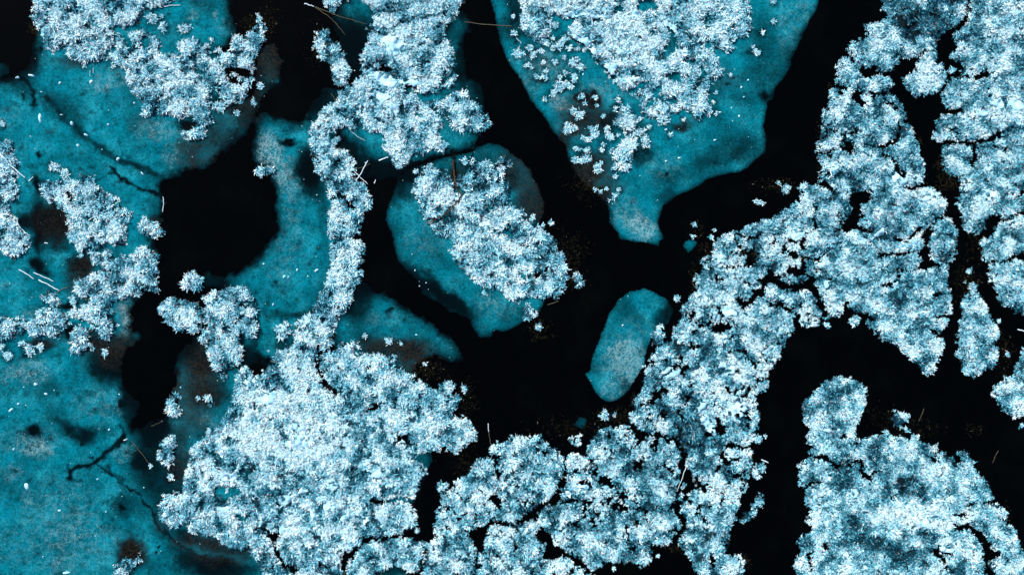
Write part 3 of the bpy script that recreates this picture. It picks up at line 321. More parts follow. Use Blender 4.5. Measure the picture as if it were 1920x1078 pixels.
cell = mrange(t, vo.outputs['Distance'], 0, .10, 1, 0)
hr = tnoise(t, p, 3.2, 5, .62); hair = mrange(t, mth(t, 'ABSOLUTE', mth(t, 'SUBTRACT', hr, .5), 0), 0, .075, 1, 0)
v2 = nd(t, 'ShaderNodeTexVoronoi', feature='DISTANCE_TO_EDGE'); v2.inputs['Scale'].default_value = 4.6; t.links.new(wv.outputs[0], v2.inputs['Vector'])
cell2 = mrange(t, v2.outputs['Distance'], .02, .34, 1.14, .82)
v = mth(t, 'MULTIPLY', cloud, mrange(t, nA, .3, .7, .55, 1.15)); v = mth(t, 'MULTIPLY', v, mrange(t, nB, .3, .72, .45, 1.4)); v = mth(t, 'MULTIPLY', v, mrange(t, nC, .3, .7, .65, 1.3))
v = mth(t, 'MULTIPLY', v, cell2); v = mth(t, 'ADD', v, mth(t, 'MULTIPLY', mth(t, 'ADD', mth(t, 'MULTIPLY', cell, .10), mth(t, 'MULTIPLY', hair, .22)), cloud))
c = mixc(t, mrange(t, v, 0, 1.25), (.0004, .0026, .004), (.0008, .182, .236))
c = mixc(t, mth(t, 'MULTIPLY', mrange(t, nA, .5, .72), .35), c, mixc(t, mrange(t, v, 0, 1.2), (.0005, .003, .006), (.0008, .135, .215)))
nP = tnoise(t, p, .55, 4, .6); c = mixc(t, mth(t, 'MULTIPLY', mrange(t, nP, .46, .66), .8), c, mixc(t, mrange(t, v, .1, 1.2), (.0004, .0026, .004), (.012, .265, .325)))
fb = mth(t, 'MULTIPLY', mth(t, 'MULTIPLY', brown, .8), mrange(t, nB, .40, .60)); c = mixc(t, mth(t, 'MINIMUM', fb, .85), c, mixc(t, mrange(t, nC, .35, .7), (.003, .0028, .002), (.046, .034, .022)))
nM = tnoise(t, p, 2.2, 4, .65)
fleck = mth(t, 'MULTIPLY', mrange(t, nC, .53, .61), mrange(t, nM, .46, .58)); net = mth(t, 'MULTIPLY', mth(t, 'MULTIPLY', cell, mrange(t, nB, .35, .65, 0, .8)), mrange(t, tan, .6, 1.4))
ft = mth(t, 'MULTIPLY', mth(t, 'MULTIPLY', mth(t, 'MINIMUM', mth(t, 'MULTIPLY', tan, 1.3), 1.3), mrange(t, v, .1, .6)), mth(t, 'MAXIMUM', mth(t, 'MAXIMUM', fleck, net), mth(t, 'MULTIPLY', mrange(t, nB, .48, .70), mrange(t, tan, .3, 1.2, .12, .55))))
c = mixc(t, mth(t, 'MINIMUM', ft, .8), c, (.27, .37, .36))
t.links.new(c, b.inputs['Base Color'])
bp = nd(t, 'ShaderNodeBump'); bp.inputs['Strength'].default_value = .25; bp.inputs['Distance'].default_value = .02; t.links.new(nB, bp.inputs['Height']); t.links.new(bp.outputs[0], b.inputs['Normal'])
M_WATER, t, b = mat('black_water', .12, .06)
b.inputs['IOR'].default_value = 1.33; p = coords(t); n1 = tnoise(t, p, .25, 5, .6); n2 = tnoise(t, p, 7, 3, .7)
c = mixc(t, mrange(t, n1, .5, .75), (.0003, .0006, .0008), (.0012, .0016, .0014)); c = mixc(t, mrange(t, n2, .68, .8, 0, .5), c, (.012, .010, .005)); t.links.new(c, b.inputs['Base Color'])
M_STRAW, t, b = mat('bare_straw', .8, .1); p = coords(t); n1 = tnoise(t, p, 12, 2)
t.links.new(mixc(t, n1, (.10, .085, .05), (.22, .20, .13)), b.inputs['Base Color'])
M_WHITE, t, b = mat('frosted_wood', .8, .1); p = coords(t); n1 = tnoise(t, p, 14, 3)
t.links.new(mixc(t, mrange(t, n1, .3, .6), (.45, .6, .66), (.82, .92, .95)), b.inputs['Base Color'])
M_RUST, t, b = mat('rusty_branch', .9, .05); p = coords(t); n1 = tnoise(t, p, 9, 3)
t.links.new(mixc(t, mrange(t, n1, .35, .65), (.012, .006, .003), (.16, .075, .03)), b.inputs['Base Color'])
M_WEED, t, b = mat('weed', .9, .05); a = nd(t, 'ShaderNodeAttribute', attribute_name='col'); t.links.new(a.outputs['Color'], b.inputs['Base Color'])
# ------------------------------------------------------------ mesh helpers
def mesh_np(name, co, faces_idx, loops_per, m, col=None, cname='col', smooth=False):
    me = bpy.data.meshes.new(name); me.vertices.add(len(co)); me.vertices.foreach_set('co', co.astype(np.float32).ravel())
    me.loops.add(len(faces_idx)); me.loops.foreach_set('vertex_index', faces_idx.astype(np.int32))
    me.polygons.add(len(loops_per)); st = np.concatenate([[0], np.cumsum(loops_per)[:-1]]).astype(np.int32)
    me.polygons.foreach_set('loop_start', st)
    if smooth: me.polygons.foreach_set('use_smooth', np.ones(len(loops_per), bool))
    me.update(calc_edges=True)
    if col is not None:
        at = me.attributes.new(cname, 'FLOAT_COLOR', 'POINT'); at.data.foreach_set('color', np.c_[col, np.ones(len(col))].astype(np.float32).ravel())
    me.materials.append(m); return me
def link(name, me, parent=None, loc=(0, 0, 0)):
    o = bpy.data.objects.new(name, me); C.objects.link(o); o.location = loc; o.parent = parent; return o
def tag(o, label=None, cat=None, group=None, kind=None):
    for k, v in (('label', label), ('category', cat), ('group', group), ('kind', kind)):
        if v: o[k] = v
    return o
def grid_part(mask, Z, m, name, org, attrs=None, cname='ice', step=1):
    q = mask[:-1, :-1] & mask[1:, :-1] & mask[:-1, 1:] & mask[1:, 1:]
    used = np.zeros_like(mask); used[:-1, :-1] |= q; used[1:, :-1] |= q; used[:-1, 1:] |= q; used[1:, 1:] |= q
    idx = -np.ones(mask.shape, int); idx[used] = np.arange(used.sum())
    if not q.any(): return None
    jj, ii = np.nonzero(used); co = np.c_[(GX[ii]-960)*PX-org[0], (539-GY[jj])*PX-org[1], Z[jj, ii]]
    j, i = np.nonzero(q); f = np.c_[idx[j+1, i], idx[j+1, i+1], idx[j, i+1], idx[j, i]].ravel()
    col = None
    if attrs is not None: col = np.stack([A[jj, ii] for A in attrs], 1)
    return mesh_np(name, co, f, np.full(len(j), 4), m, col, cname, True)
PAL = np.array([[.87, 1.0, 1.0], [.30, .75, .87], [.075, .40, .51], [.010, .12, .18], [.002, .027, .048], [.34, .40, .40], [.12, .09, .06]])
def blades(cx, cy, z0, n, L, wd, tn, rg, org, up=.35, bd=None, rust=None):
    """stems arching out of each clump; photo px in, mesh arrays out. tn: -1 bare/dark .. +1 heavy rime"""
    k = np.repeat(np.arange(len(cx)), n); N = len(k)
    a = rg.uniform(0, 2*math.pi, N)
    if bd is not None: a = np.where(rg.random(N) < .75, bd[k]+rg.normal(0, .7, N), a)
    el = np.clip(rg.normal(up, .35, N), -.05, 1.3)
    ll = L[k]*rg.uniform(.55, 1.25, N)*PX; ww = wd[k]*rg.uniform(.6, 1.3, N)*PX*.5
    x = (cx[k]-960)*PX-org[0]; y = (539-cy[k])*PX-org[1]; dx = np.cos(a); dy = np.sin(a)
    off = rg.uniform(-.45, .35, N)*ll; x = x+rg.normal(0, 1.25, N)*PX; y = y+rg.normal(0, 1.25, N)*PX; bend = rg.normal(0, .36, N)*ll; nx, ny = -dy, dx
    roll = rg.normal(0, .5, N); cr, sr = np.cos(roll), np.sin(roll)
    h = ll*np.sin(el); pl = ll*np.cos(el)
    def pt(f, hz, bd): return np.stack([x+dx*(off+pl*f)+nx*bd, y+dy*(off+pl*f)+ny*bd, z0[k]+hz], 1)
    r = pt(0, 0, 0*bend); mpt = pt(.5, h*.75, bend*.35); tip = pt(1, h*rg.uniform(.6, 1.05, N), bend)
    wv = np.stack([nx*cr, ny*cr, sr], 1)*ww[:, None]
    V = np.stack([r-wv*.7, r+wv*.7, mpt-wv, mpt+wv, tip], 1).reshape(-1, 3)
    b0 = np.arange(N)*5
    F = np.stack([b0, b0+1, b0+3, b0+2, b0+2, b0+3, b0+4], 1).ravel(); LP = np.tile([4, 3], N)
    q = np.clip(.54+.50*tn[k]+rg.normal(0, .20, N)-.62*(rg.random(N) < .11), 0, 1)*4      # 4 = white ... 0 = dark stem
    i = np.clip(4-q, 0, 3.999); i0 = i.astype(int); fr = (i-i0)[:, None]
    col = PAL[i0]*(1-fr)+PAL[np.minimum(i0+1, 4)]*fr
    br = rg.random(N); ru = .012 if rust is None else rust[k]; col[br < .03+ru] = PAL[5]; col[br < ru] = PAL[6]*(1 if rust is None else 1.5)
    return V, F, LP, np.repeat(col, 5, 0)
# ------------------------------------------------------------ water, then the ice sheets
me = bpy.data.meshes.new('water'); me.from_pydata([(-900, -900, 0), (900, -900, 0), (900, 900, 0), (-900, 900, 0)], [], [(0, 1, 2, 3)]); me.materials.append(M_WATER)
tag(link('water', me), kind='structure')
TUF = [("A1",855,105,30),("A1",915,152,26),("A1",905,95,13),("A1",1035,155,30),("A1",1230,600,32),("A1",1185,225,11),("A1",1220,285,16),("A1",470,370,11),("A1",635,377,12),("A1",1325,635,15),("A1",1422,578,17),("A1",305,940,26),("A1",362,970,22),("A1",10,697,14),("B1",28,482,20),
("A2",408,610,24),("A2",455,355,12),("A2",5,875,22),("A2",45,917,24),("A2",118,850,18),("A2",165,885,30),("A2",225,872,22),("A2",585,900,20),("A2",535,385,24),
("A3",958,530,18),("A3",1167,278,20),("A3",845,465,12),("A3",1110,85,12),("B2",615,812,18),("B2",745,832,22),("B2",810,850,12),("B2",1280,565,12),("B2",950,965,10),("C2",155,755,20),("C2",172,188,12),("C2",222,172,14),("C2",118,140,18),
("C2",830,758,20),("C2",925,600,18),("C2",1015,245,13),("C2",1025,185,12),("C2",1140,215,9),("C2",1120,255,10),("C2",1390,58,20),("D1",35,125,14),("D1",35,10,16),("D1",105,1062,24),("D1",200,1050,22),("D1",65,1030,13),("D1",1040,395,18),("D2",330,748,16),("D2",490,722,30),("D2",590,40,14),("D2",545,85,14),
("D3",780,265,16),("D3",830,300,20),("D3",665,275,14),("D3",545,40,16),("D3",1320,730,28),("D3",1360,820,20),("D3",1430,240,14),("D2",1130,445,14),("D2",1150,540,22),("D2",1345,910,12),("D2",1300,725,8),("B3",1165,40,18),("B3",905,825,14),("C3",820,970,9),("C3",570,1040,9),("C3",1420,300,9),("C3",1380,320,22),("B1",770,900,9),("B1",805,920,26),("B1",900,965,14),("B1",1170,905,20),("B1",1050,45,14),("C1",1375,295,18),("C1",1355,265,8),("C1",1405,185,13)]
FIELD = "15,185,18 40,300,28 5,95,12 100,270,22 120,310,20 160,290,15 190,245,20 240,145,20 230,215,8 235,270,18 268,248,26 295,215,22 320,270,20 370,275,12 295,320,12 245,345,18 175,350,12 340,352,24 365,335,18 382,378,22 85,365,16 110,380,8 190,400,14 142,436,16 168,430,16 188,434,14 298,410,16 272,435,18 355,440,24 315,475,24 265,480,28 235,520,22 280,490,18 188,560,14 390,545,20 405,580,13 465,550,15 475,592,10 595,560,15 583,615,14 345,625,20 380,645,24 510,650,7 312,700,16 315,730,24 350,718,20 440,720,15 475,715,12 465,752,24 435,782,18 402,775,15 535,725,18 545,765,24 595,760,9 715,670,13 710,740,27 770,710,14 750,795,28 370,835,18 420,840,20 510,810,13 505,845,12 355,900,20 410,895,28 480,945,24 500,915,10 580,990,13 890,755,14 965,670,13 1150,635,13 1145,520,11 1130,575,9 1230,425,9 470,1065,10 500,1072,12 530,1060,9 600,1065,12"
FT = [("C1",)+tuple(float(v) for v in s.split(',')) for s in FIELD.split()]
clearhalo = np.ones((NY, NX))
for tl, x, y, r in TUF+FT: blob(clearhalo, (tl, x+2, y+3, r*1.35+7, r*1.25+7, .55), 'mul')
darkf = np.ones((NY, NX))
for t in DARK: blob(darkf, t, 'mul')
for s, wd, am in SEAM: darkf *= 1-am*stroke(P(s), wd, wd*.35)
brown = np.zeros((NY, NX)); tan = np.zeros((NY, NX))
for t in BROWN: blob(brown, t)
for t in TAN: blob(tan, t)
near = blur(frost.astype(float), 4.5)
taken = np.zeros((NY, NX), bool)
for k, (s, soft, lb) in enumerate(ICE):
    m = fill(P(s)) & ~taken; taken |= m
    e = blur(m.astype(float), soft*.9)
    e2 = blur(m.astype(float), soft*2.2+2)
    edge = e+.10*N14+.06*N6
    cloud = sstep(.42, .42+.28+.04*soft, edge)*((.25 if soft > 2.5 else .5)+(.75 if soft > 2.5 else .5)*sstep(.5, .97, e2))
    cloud *= (1-.35*np.clip(brown, 0, 1))*(1-.5*sstep(.05, .6, near))*clearhalo*darkf*np.clip(.92+.10*N60+.06*N24, .4, 1.2)
    keep = (edge > .36) & ((ID == 0) | (LD < .97) | True)
    Z = .004+.045*sstep(.36, .62, edge)
    jj, ii = np.nonzero(m); org = W(GX[ii].mean(), GY[jj].mean())
    me = grid_part(keep & (blur(m.astype(float), 3) > .02), Z+.004*(k % 3), M_ICE, 'ice_sheet', org, [np.clip(cloud, 0, 1.2), np.clip(brown, 0, 1), np.clip(tan, 0, 1.5)])
    tag(link('ice_sheet', me, None, (org[0], org[1], 0)), lb, 'ice sheet', 'teal ice sheets')
# ------------------------------------------------------------ islands
HN = noise(11, 21)*.6+noise(22, 22)*.75+.35*noise(6, 23)      # tussock tops (+) and the wet gaps between them (-)
HN = HN/HN.std(); gyH, gxH = np.gradient(blur(HN, 2.5))
HZ = .10+.10*np.clip(HN, -1.3, 1.5)
CUTN = blur(cut, 3.2)
SP = 3.45
gx, gy = np.meshgrid(np.arange(X0+8, X1-8, SP), np.arange(Y0+8, Y1-8, SP))
px = (gx+rng.uniform(-SP*.6, SP*.6, gx.shape)).ravel(); py = (gy+rng.uniform(-SP*.6, SP*.6, gx.shape)).ravel()
N8 = noise(8, 51)
FINE = np.clip((.62-COARSE)/.36, 0, 1)*(.62+.38*(~CRK)); FINE = blur(FINE, 6)
dens = np.clip(.70-.04*COARSE+.18*FINE+(.16+.27*COARSE)*(1-.75*FINE)*HN+.20*np.clip(COARSE-.3, 0, 1)*N8+.25*np.maximum(tone, 0)+.45*np.minimum(tone+.15, 0), .08, 1)
dens = np.maximum(dens, .55*sstep(.35, .9, 1.6*(1-LD)))
dens *= 1-.86*sstep(.42, .72, snow)
on = samp(frost, px, py) & (rng.random(len(px)) < samp(dens, px, py))
Lf = np.ones(len(px))
N5 = noise(6, 52); crumb = (~frost) & (ID > 0) & (cut < .4) & (FR > .03) & (FR < .5) & (N5+.5*N24 > .75)
cr_ = samp(crumb, px, py) & ~on & (rng.random(len(px)) < .6); Lf[cr_] = .42; on |= cr_
px, py, Lf = px[on], py[on], Lf[on]; pid = samp(ID, px, py)
BUSH = [('D1',870,150,26,46),('D1',760,60,20,24),('C3',1010,275,28,50),('D3',795,575,20,40),('D3',430,410,12,18),('D3',880,870,18,26),('B1',970,320,15,22),('D2',870,730,15,22),('C2',1120,920,17,24),('D2',680,210,20,30),('C3',800,490,20,26),('D1',570,790,14,18),('D3',590,400,14,18),('D3',360,220,17,20),('C3',240,740,14,18),('C3',1050,870,16,20),('B3',590,290,18,22),('B3',570,510,16,20)]
def components(mask, least):
    out = []; todo = mask.copy(); js, is_ = np.nonzero(mask)
    for j, i in zip(js, is_):
        if not todo[j, i]: continue
        st = [(j, i)]; todo[j, i] = False; got = []
        while st:
            a, b = st.pop(); got.append((a, b))
            for c, d in ((a+1, b), (a-1, b), (a, b+1), (a, b-1)):
                if 0 <= c < NY and 0 <= d < NX and todo[c, d]: todo[c, d] = False; st.append((c, d))
        if len(got) >= least:
            m = np.zeros_like(mask); g = np.array(got); m[g[:, 0], g[:, 1]] = True; out.append(m)
    return out
for k, (s, h, co, kd, lb) in enumerate(ISL):
    sel = pid == k+1
    mk = land & (ID == k+1)
    if sel.sum() < 3: print('EMPTY', k, lb); continue
    cx, cy, lf = px[sel], py[sel], Lf[sel]
    org = W(cx.mean(), cy.mean())
    e = bpy.data.objects.new(kd, None); C.objects.link(e); e.location = (*org, 0)
    tag(e, lb, 'frosted island' if kd == 'frosted_island' else 'frosted islet', 'rime-covered sedge islands' if kd == 'frosted_island' else 'small rime-covered islets')
    Z = .03+.12*sstep(.3, .95, LD)+.9*np.clip(HZ-.1, -.13, .16)*sstep(.5, 1, LD)
    rime = np.clip(.75+.6*tone, 0, 1)*sstep(.6, 1, LD)
    pm = grid_part(mk, Z, M_PEAT, 'peat_bank', org, [rime, rime, rime], 'rime')
    if pm: link('peat_bank', pm, e)
    sm = mk & (snow > .52) & frost & (LD > .62)
    qs = np.zeros_like(sm); qs[:-1, :-1] = sm[:-1, :-1] & sm[1:, :-1] & sm[:-1, 1:] & sm[1:, 1:]
    for qm in components(qs, 14):
        cm = qm.copy(); cm[1:] |= qm[:-1]; cm[:, 1:] |= qm[:, :-1]; cm[1:, 1:] |= qm[:-1, :-1]
        q = grid_part(cm, Z+.015+.13*sstep(.52, .9, snow)*sstep(.3, .8, blur(cm.astype(float), 2)), M_SNOW, 'snow_patch', org)
        if q: link('snow_patch', q, e)
    ed = sstep(.45, .98, samp(FR, cx, cy)); T = np.clip(.24+1.35*samp(tone, cx, cy)+rng.normal(0, .20, len(cx)), -1, 1.0)
    c_ = samp(COARSE, cx, cy)
    hn = samp(HN, cx, cy); fn = samp(FINE, cx, cy); T = np.clip(T-.08*fn+.06*c_+.26*hn*(1-.6*fn), -1, 1)
    L = (1-.62*np.clip(1.8*samp(CUTN, cx, cy), 0, 1))*lf*(3.8+2.6*c_)*(.62+.38*ed)*rng.uniform(.7, 1.3, len(cx)); wd = (.95+.5*c_)*np.ones(len(cx))
    z0 = samp(Z, cx, cy)+.03
    bd = np.arctan2(samp(gyH, cx, cy), -samp(gxH, cx, cy))+rng.normal(0, .5, len(cx))
    V, F, LP, col = blades(cx, cy, z0, 15, L, wd, T, rng, org, .4, bd, .008+.13*c_*(1-ed))
    link('frosted_grass', mesh_np('frosted_grass', V, F, LP, M_FROST, col), e)
    for tl, bx_, by_, br_, bn_ in BUSH:
        X = TX[tl[0]]+bx_/2.994; Y = TY[tl[1]]+by_/2.994
        if samp(ID, [X], [Y])[0] != k+1: continue
        n = bn_; q = br_*.45*np.sqrt(rng.random(n)); a = rng.uniform(0, 6.283, n)
        V, F, LP, col = blades(X+q*np.cos(a)*1.2, Y+q*np.sin(a), np.full(n, .30), 5, np.full(n, br_*.42), np.full(n, .85), np.clip(rng.normal(-.45, .4, n), -1, 1), rng, org, .55, np.arctan2(-np.sin(a), np.cos(a)))
        link('reed_bush', mesh_np('reed_bush', V, F, LP, M_FROST, col), e)
# ------------------------------------------------------------ single tufts
ORD = ['first', 'second', 'third', 'fourth', 'fifth', 'sixth', 'seventh', 'eighth', 'ninth', 'tenth', 'eleventh', 'twelfth', 'thirteenth', 'fourteenth', 'fifteenth', 'sixteenth', 'seventeenth', 'eighteenth', 'nineteenth', 'twentieth']
def tuft(tl, x, y, r, lb, grp):
    X = TX[tl[0]]+x/2.994; Y = TY[tl[1]]+y/2.994; R = r/2.994; n = max(4, int(R*R*.24))
    org = W(X, Y); a = rng.uniform(0, 6.283, n); q = np.sqrt(rng.random(n))*max(0, R-1.8); ex = rng.uniform(.6, 1.25); th = rng.uniform(0, 3.14)
    u = q*np.cos(a)*ex; v = q*np.sin(a)/ex; cx = X+u*math.cos(th)-v*math.sin(th); cy = Y+u*math.sin(th)+v*math.cos(th)
    V, F, LP, col = blades(cx, cy, np.full(n, .05), 15, rng.uniform(.7, 1.3, n)*min(5.2, 2.6+R*.26), np.full(n, 1.35), np.clip(rng.normal(.55, .25, n), -1, 1), rng, org)
    tag(link('sedge_tuft', mesh_np('sedge_tuft', V, F, LP, M_FROST, col), None, (*org, 0)), lb, 'sedge tuft', grp)
def sizeword(r): return 'tiny' if r < 11 else 'small' if r < 17 else 'middling' if r < 23 else 'large'
rows = {}
for f in FT:
    rk = int(f[2]//120); rows.setdefault(rk, []).append(f)
BAND = ['top band', 'second band', 'third band', 'fourth band', 'fifth band', 'sixth band', 'seventh band', 'eighth band', 'lowest band']
for rk in sorted(rows):
    for i, f in enumerate(sorted(rows[rk], key=lambda q: q[1])):
        tuft(*f, '%s frosted tuft on the ice tongue, %s from left in its %s' % (sizeword(f[3]), ORD[i], BAND[rk]), 'frosted tufts scattered over the upper ice tongue')
PLACE = {'A1': 'upper left ice', 'A2': 'ice by the branching island', 'A3': 'ice beside the largest island', 'B1': 'margin of the large top island', 'B2': 'teal ice in the middle left', 'B3': 'dark water edge at the bottom centre',
 'C1': 'right rim of the upper ice tongue', 'C2': 'central black water', 'C3': 'shore of the bottom centre islands', 'D1': 'upper right black river', 'D2': 'black channels at the right', 'D3': 'channel round the bottom right island'}
by = {}
for f in TUF: by.setdefault(f[0], []).append(f)
for tl, fs in by.items():
    for i, f in enumerate(sorted(fs, key=lambda q: q[1])):
        tuft(*f, '%s frosted tuft, %s from left on the %s' % (sizeword(f[3]), ORD[i], PLACE[tl]), 'lone frosted tufts')
# ------------------------------------------------------------ logs, poles, stems
def stick(name, pts, w0, w1, z0, z1, m, lb, cat, grp=None):
    w0 *= .72; w1 *= .62; p = P(pts); org = W(*p[0]); n = len(p); seg = 7; V = []; Fc = []
    Q = []; rr = []
    for i in range(n-1):                     # subdivide and wobble
        for k in range(5):
            f = k/5; s_ = (i+f)/(n-1); q = p[i]*(1-f)+p[i+1]*f; q = q+rng.normal(0, .35, 2); X, Y = W(*q); Q.append((X-org[0], Y-org[1], z0+(z1-z0)*s_)); rr.append((w0+(w1-w0)*s_)*PX*.5*rng.uniform(.85, 1.15))
    X, Y = W(*p[-1]); Q.append((X-org[0], Y-org[1], z1)); rr.append(w1*PX*.4)
    Q = np.array(Q); tg = np.gradient(Q, axis=0); tg /= np.linalg.norm(tg, axis=1)[:, None]
    for c0, tv, r in zip(Q, tg, rr):
        sx = np.cross(tv, (0, 0, 1.0)); sx /= np.linalg.norm(sx)+1e-9; sy = np.cross(sx, tv)
        for k in range(seg): a = 2*math.pi*k/seg; V.append(tuple(c0+sx*math.cos(a)*r+sy*math.sin(a)*r))
    for i in range(len(Q)-1):
        for k in range(seg): Fc.append((i*seg+k, i*seg+(k+1) % seg, (i+1)*seg+(k+1) % seg, (i+1)*seg+k))
    Fc.append(tuple(range(seg))[::-1]); Fc.append(tuple((len(Q)-1)*seg+k for k in range(seg)))
    me = bpy.data.meshes.new(name); me.from_pydata(V, [], Fc); me.materials.append(m)
    return tag(link(name, me, None, (*org, 0)), lb, cat, grp)
stick('log', "A1 18,868 60,920 100,960 140,998", 3.4, 2.6, .45, .12, M_WHITE, 'long white frosted log sloping across the island at the left edge', 'log')
stick('twig', "A1 162,1018 172,1005 185,992", 2.2, 1.6, .08, .1, M_WHITE, 'short thick white twig on ice just right of the long white log', 'twig')
stick('reed_pole', "A2 103,436 150,460 188,488", 2.2, 1.8, .09, .1, M_WHITE, 'upper left piece of the broken pale reed poles on teal ice', 'reed pole', 'broken reed poles on the left ice')
stick('reed_pole', "A2 188,452 240,475 300,500", 2.0, 1.7, .09, .1, M_WHITE, 'uppermost right piece of the broken pale reed poles on teal ice', 'reed pole', 'broken reed poles on the left ice')
stick('reed_pole', "A2 216,494 270,520 330,552", 2.4, 2.0, .09, .1, M_WHITE, 'lowest piece of the broken pale reed poles on teal ice', 'reed pole', 'broken reed poles on the left ice')
stick('twig', "A2 320,565 345,545 378,535", 1.6, 1.3, .09, .1, M_STRAW, 'brownish twig just right of the broken reed poles', 'twig')
stick('twig', "A2 95,142 105,190 140,225 165,245", 1.8, 1.2, .2, .12, M_WHITE, 'bent white twig on the right shore of the left-edge island', 'twig')
stick('twig', "A2 248,285 268,288", 2.4, 1.8, .08, .08, M_WHITE, 'tiny white twig alone on the dark peat pool at the left', 'twig')
stick('stick', "A2 915,28 916,60 913,112", 1.7, 1.9, .1, .1, M_WHITE, 'thin upright white stick on the left shore of the black pool', 'stick')
stick('twig', "A1 920,38 960,32 1012,30", 1.7, 1.2, .1, .1, M_WHITE, 'thin white twig lying right of the upper left corner island', 'twig')
stick('twig', "A1 430,345 450,330 468,322", 2.2, 1.5, .3, .4, M_WHITE, 'short white twig on the lower rim of the upper left corner island', 'twig')
stick('twig', "A1 503,395 504,430", 1.1, 1.0, .08, .08, M_WHITE, 'left of two faint parallel twigs on ice below the corner island', 'twig')
stick('twig', "A1 521,380 522,412", 1.1, 1.0, .08, .08, M_WHITE, 'right of two faint parallel twigs on ice below the corner island', 'twig')
stick('straw_stem', "B1 272,22 300,30 325,38", 2.6, 2.0, .1, .1, M_WHITE, 'frost-white reed piece floating at the head of two long straw stems', 'straw stem')
stick('straw_stem', "B1 330,42 400,85 450,135 500,195", 1.2, .7, .1, .06, M_STRAW, 'long straw stem slanting down steeply over black water at the top', 'straw stem')
stick('straw_stem', "B1 335,40 430,80 520,108 620,135", 1.2, .8, .1, .06, M_STRAW, 'long straw stem reaching right over dusky ice at the top', 'straw stem')
stick('straw_stem', "B1 1170,125 1280,138 1437,148", 1.0, 1.4, .1, .08, M_STRAW, 'nearly level straw stem crossing the black river at the top', 'straw stem')
stick('straw_stem', "B1 640,922 560,950 500,975", .8, .8, .1, .1, M_STRAW, 'faint straw stem left of the crossed sticks', 'straw stem')
stick('stick', "B1 565,1018 595,970 632,905", 2.0, 2.2, .3, .35, M_WHITE, 'white stick slanting up right, one of the crossed pair by the island tail', 'stick')
stick('stick', "B1 535,945 580,990 628,1035", 2.0, 1.4, .2, .25, M_WHITE, 'white stick slanting down right, one of the crossed pair by the island tail', 'stick')
stick('stick', "B1 690,902 712,892 742,882", 3.2, 2.4, .1, .1, M_WHITE, 'thick short white stick right of the crossed pair', 'stick')
stick('twig', "B1 664,1030 671,1008", 2.0, 1.6, .1, .1, M_WHITE, 'tiny white twig on black water below the crossed sticks', 'twig')
stick('twig', "B1 535,738 570,768 612,792", .9, .7, .1, .1, M_WHITE, 'hair-thin white twig in the dark nook above the crossed sticks', 'twig')
stick('twig', "B1 420,525 435,545 445,568", 1.0, .8, .1, .1, M_STRAW, 'short straw twig on dark ice left of the large top island', 'twig')
stick('stick', "B3 1304,220 1307,270", 2.2, 2.0, .5, .3, M_WHITE, 'frosted upper end of a pole standing in black water, bottom centre', 'stick')
stick('stick', "B3 1308,272 1313,310 1318,355", 1.2, .9, .3, .02, M_STRAW, 'thin bare lower end of the pole in black water, bottom centre', 'stick')
stick('twig', "C3 1400,430 1420,437 1440,447", 3.0, 2.4, .08, .08, M_WHITE, 'bright white twig on black water right of the long cracked island', 'twig')
stick('twig', "D2 1402,772 1425,776 1445,780", 3.0, 2.6, .08, .08, M_WHITE, 'bright white twig on black water at the right edge', 'twig')
stick('twig', "A3 695,320 714,313", 2.2, 1.8, .08, .08, M_WHITE, 'tiny white twig where the branching crack meets black water', 'twig')
stick('twig', "A3 735,322 790,390 835,450", .9, .7, .08, .08, M_STRAW, 'thin dark straw twig slanting to a white tuft on lower left ice', 'twig')
stick('twig', "A3 845,243 880,228 915,212", .7, .5, .06, .06, M_STRAW, 'faint straw twig on black water below the large left pool', 'twig')
stick('branch', "C3 975,450 950,520 920,600", 1.4, 1.0, .55, .5, M_WHITE, 'long thin frosted branch on the long cracked island, above its crack', 'branch')
stick('branch', "D1 340,950 350,985 330,1010", 3.0, 2.5, .35, .35, M_WHITE, 'thick frosted branch at the left shore of the long cracked island', 'branch')
stick('branch', "B1 1108,900 1114,1000 1130,1070 B2 1158,8 1130,62 1072,120 1000,162 950,176", 3.4, 2.4, .28, .2, M_RUST, 'rust brown branch lying in the crack of the central slanting island', 'branch')
stick('twig', "C1 25,215 40,230 52,246", 1.4, 1.0, .1, .1, M_WHITE, 'thin white twig at the left rim of the tuft field', 'twig')
stick('twig', "C2 200,632 235,622 262,612", 1.2, .9, .1, .1, M_STRAW, 'straw twig at the lower end of the central slanting island', 'twig')
stick('twig', "D3 878,145 850,215", .7, .5, .05, .05, M_STRAW, 'faint stem on black water above the bottom right island', 'twig')
stick('twig', "D3 1295,380 1262,448", .7, .5, .05, .05, M_STRAW, 'faint stem on black water right of the bottom right island', 'twig')
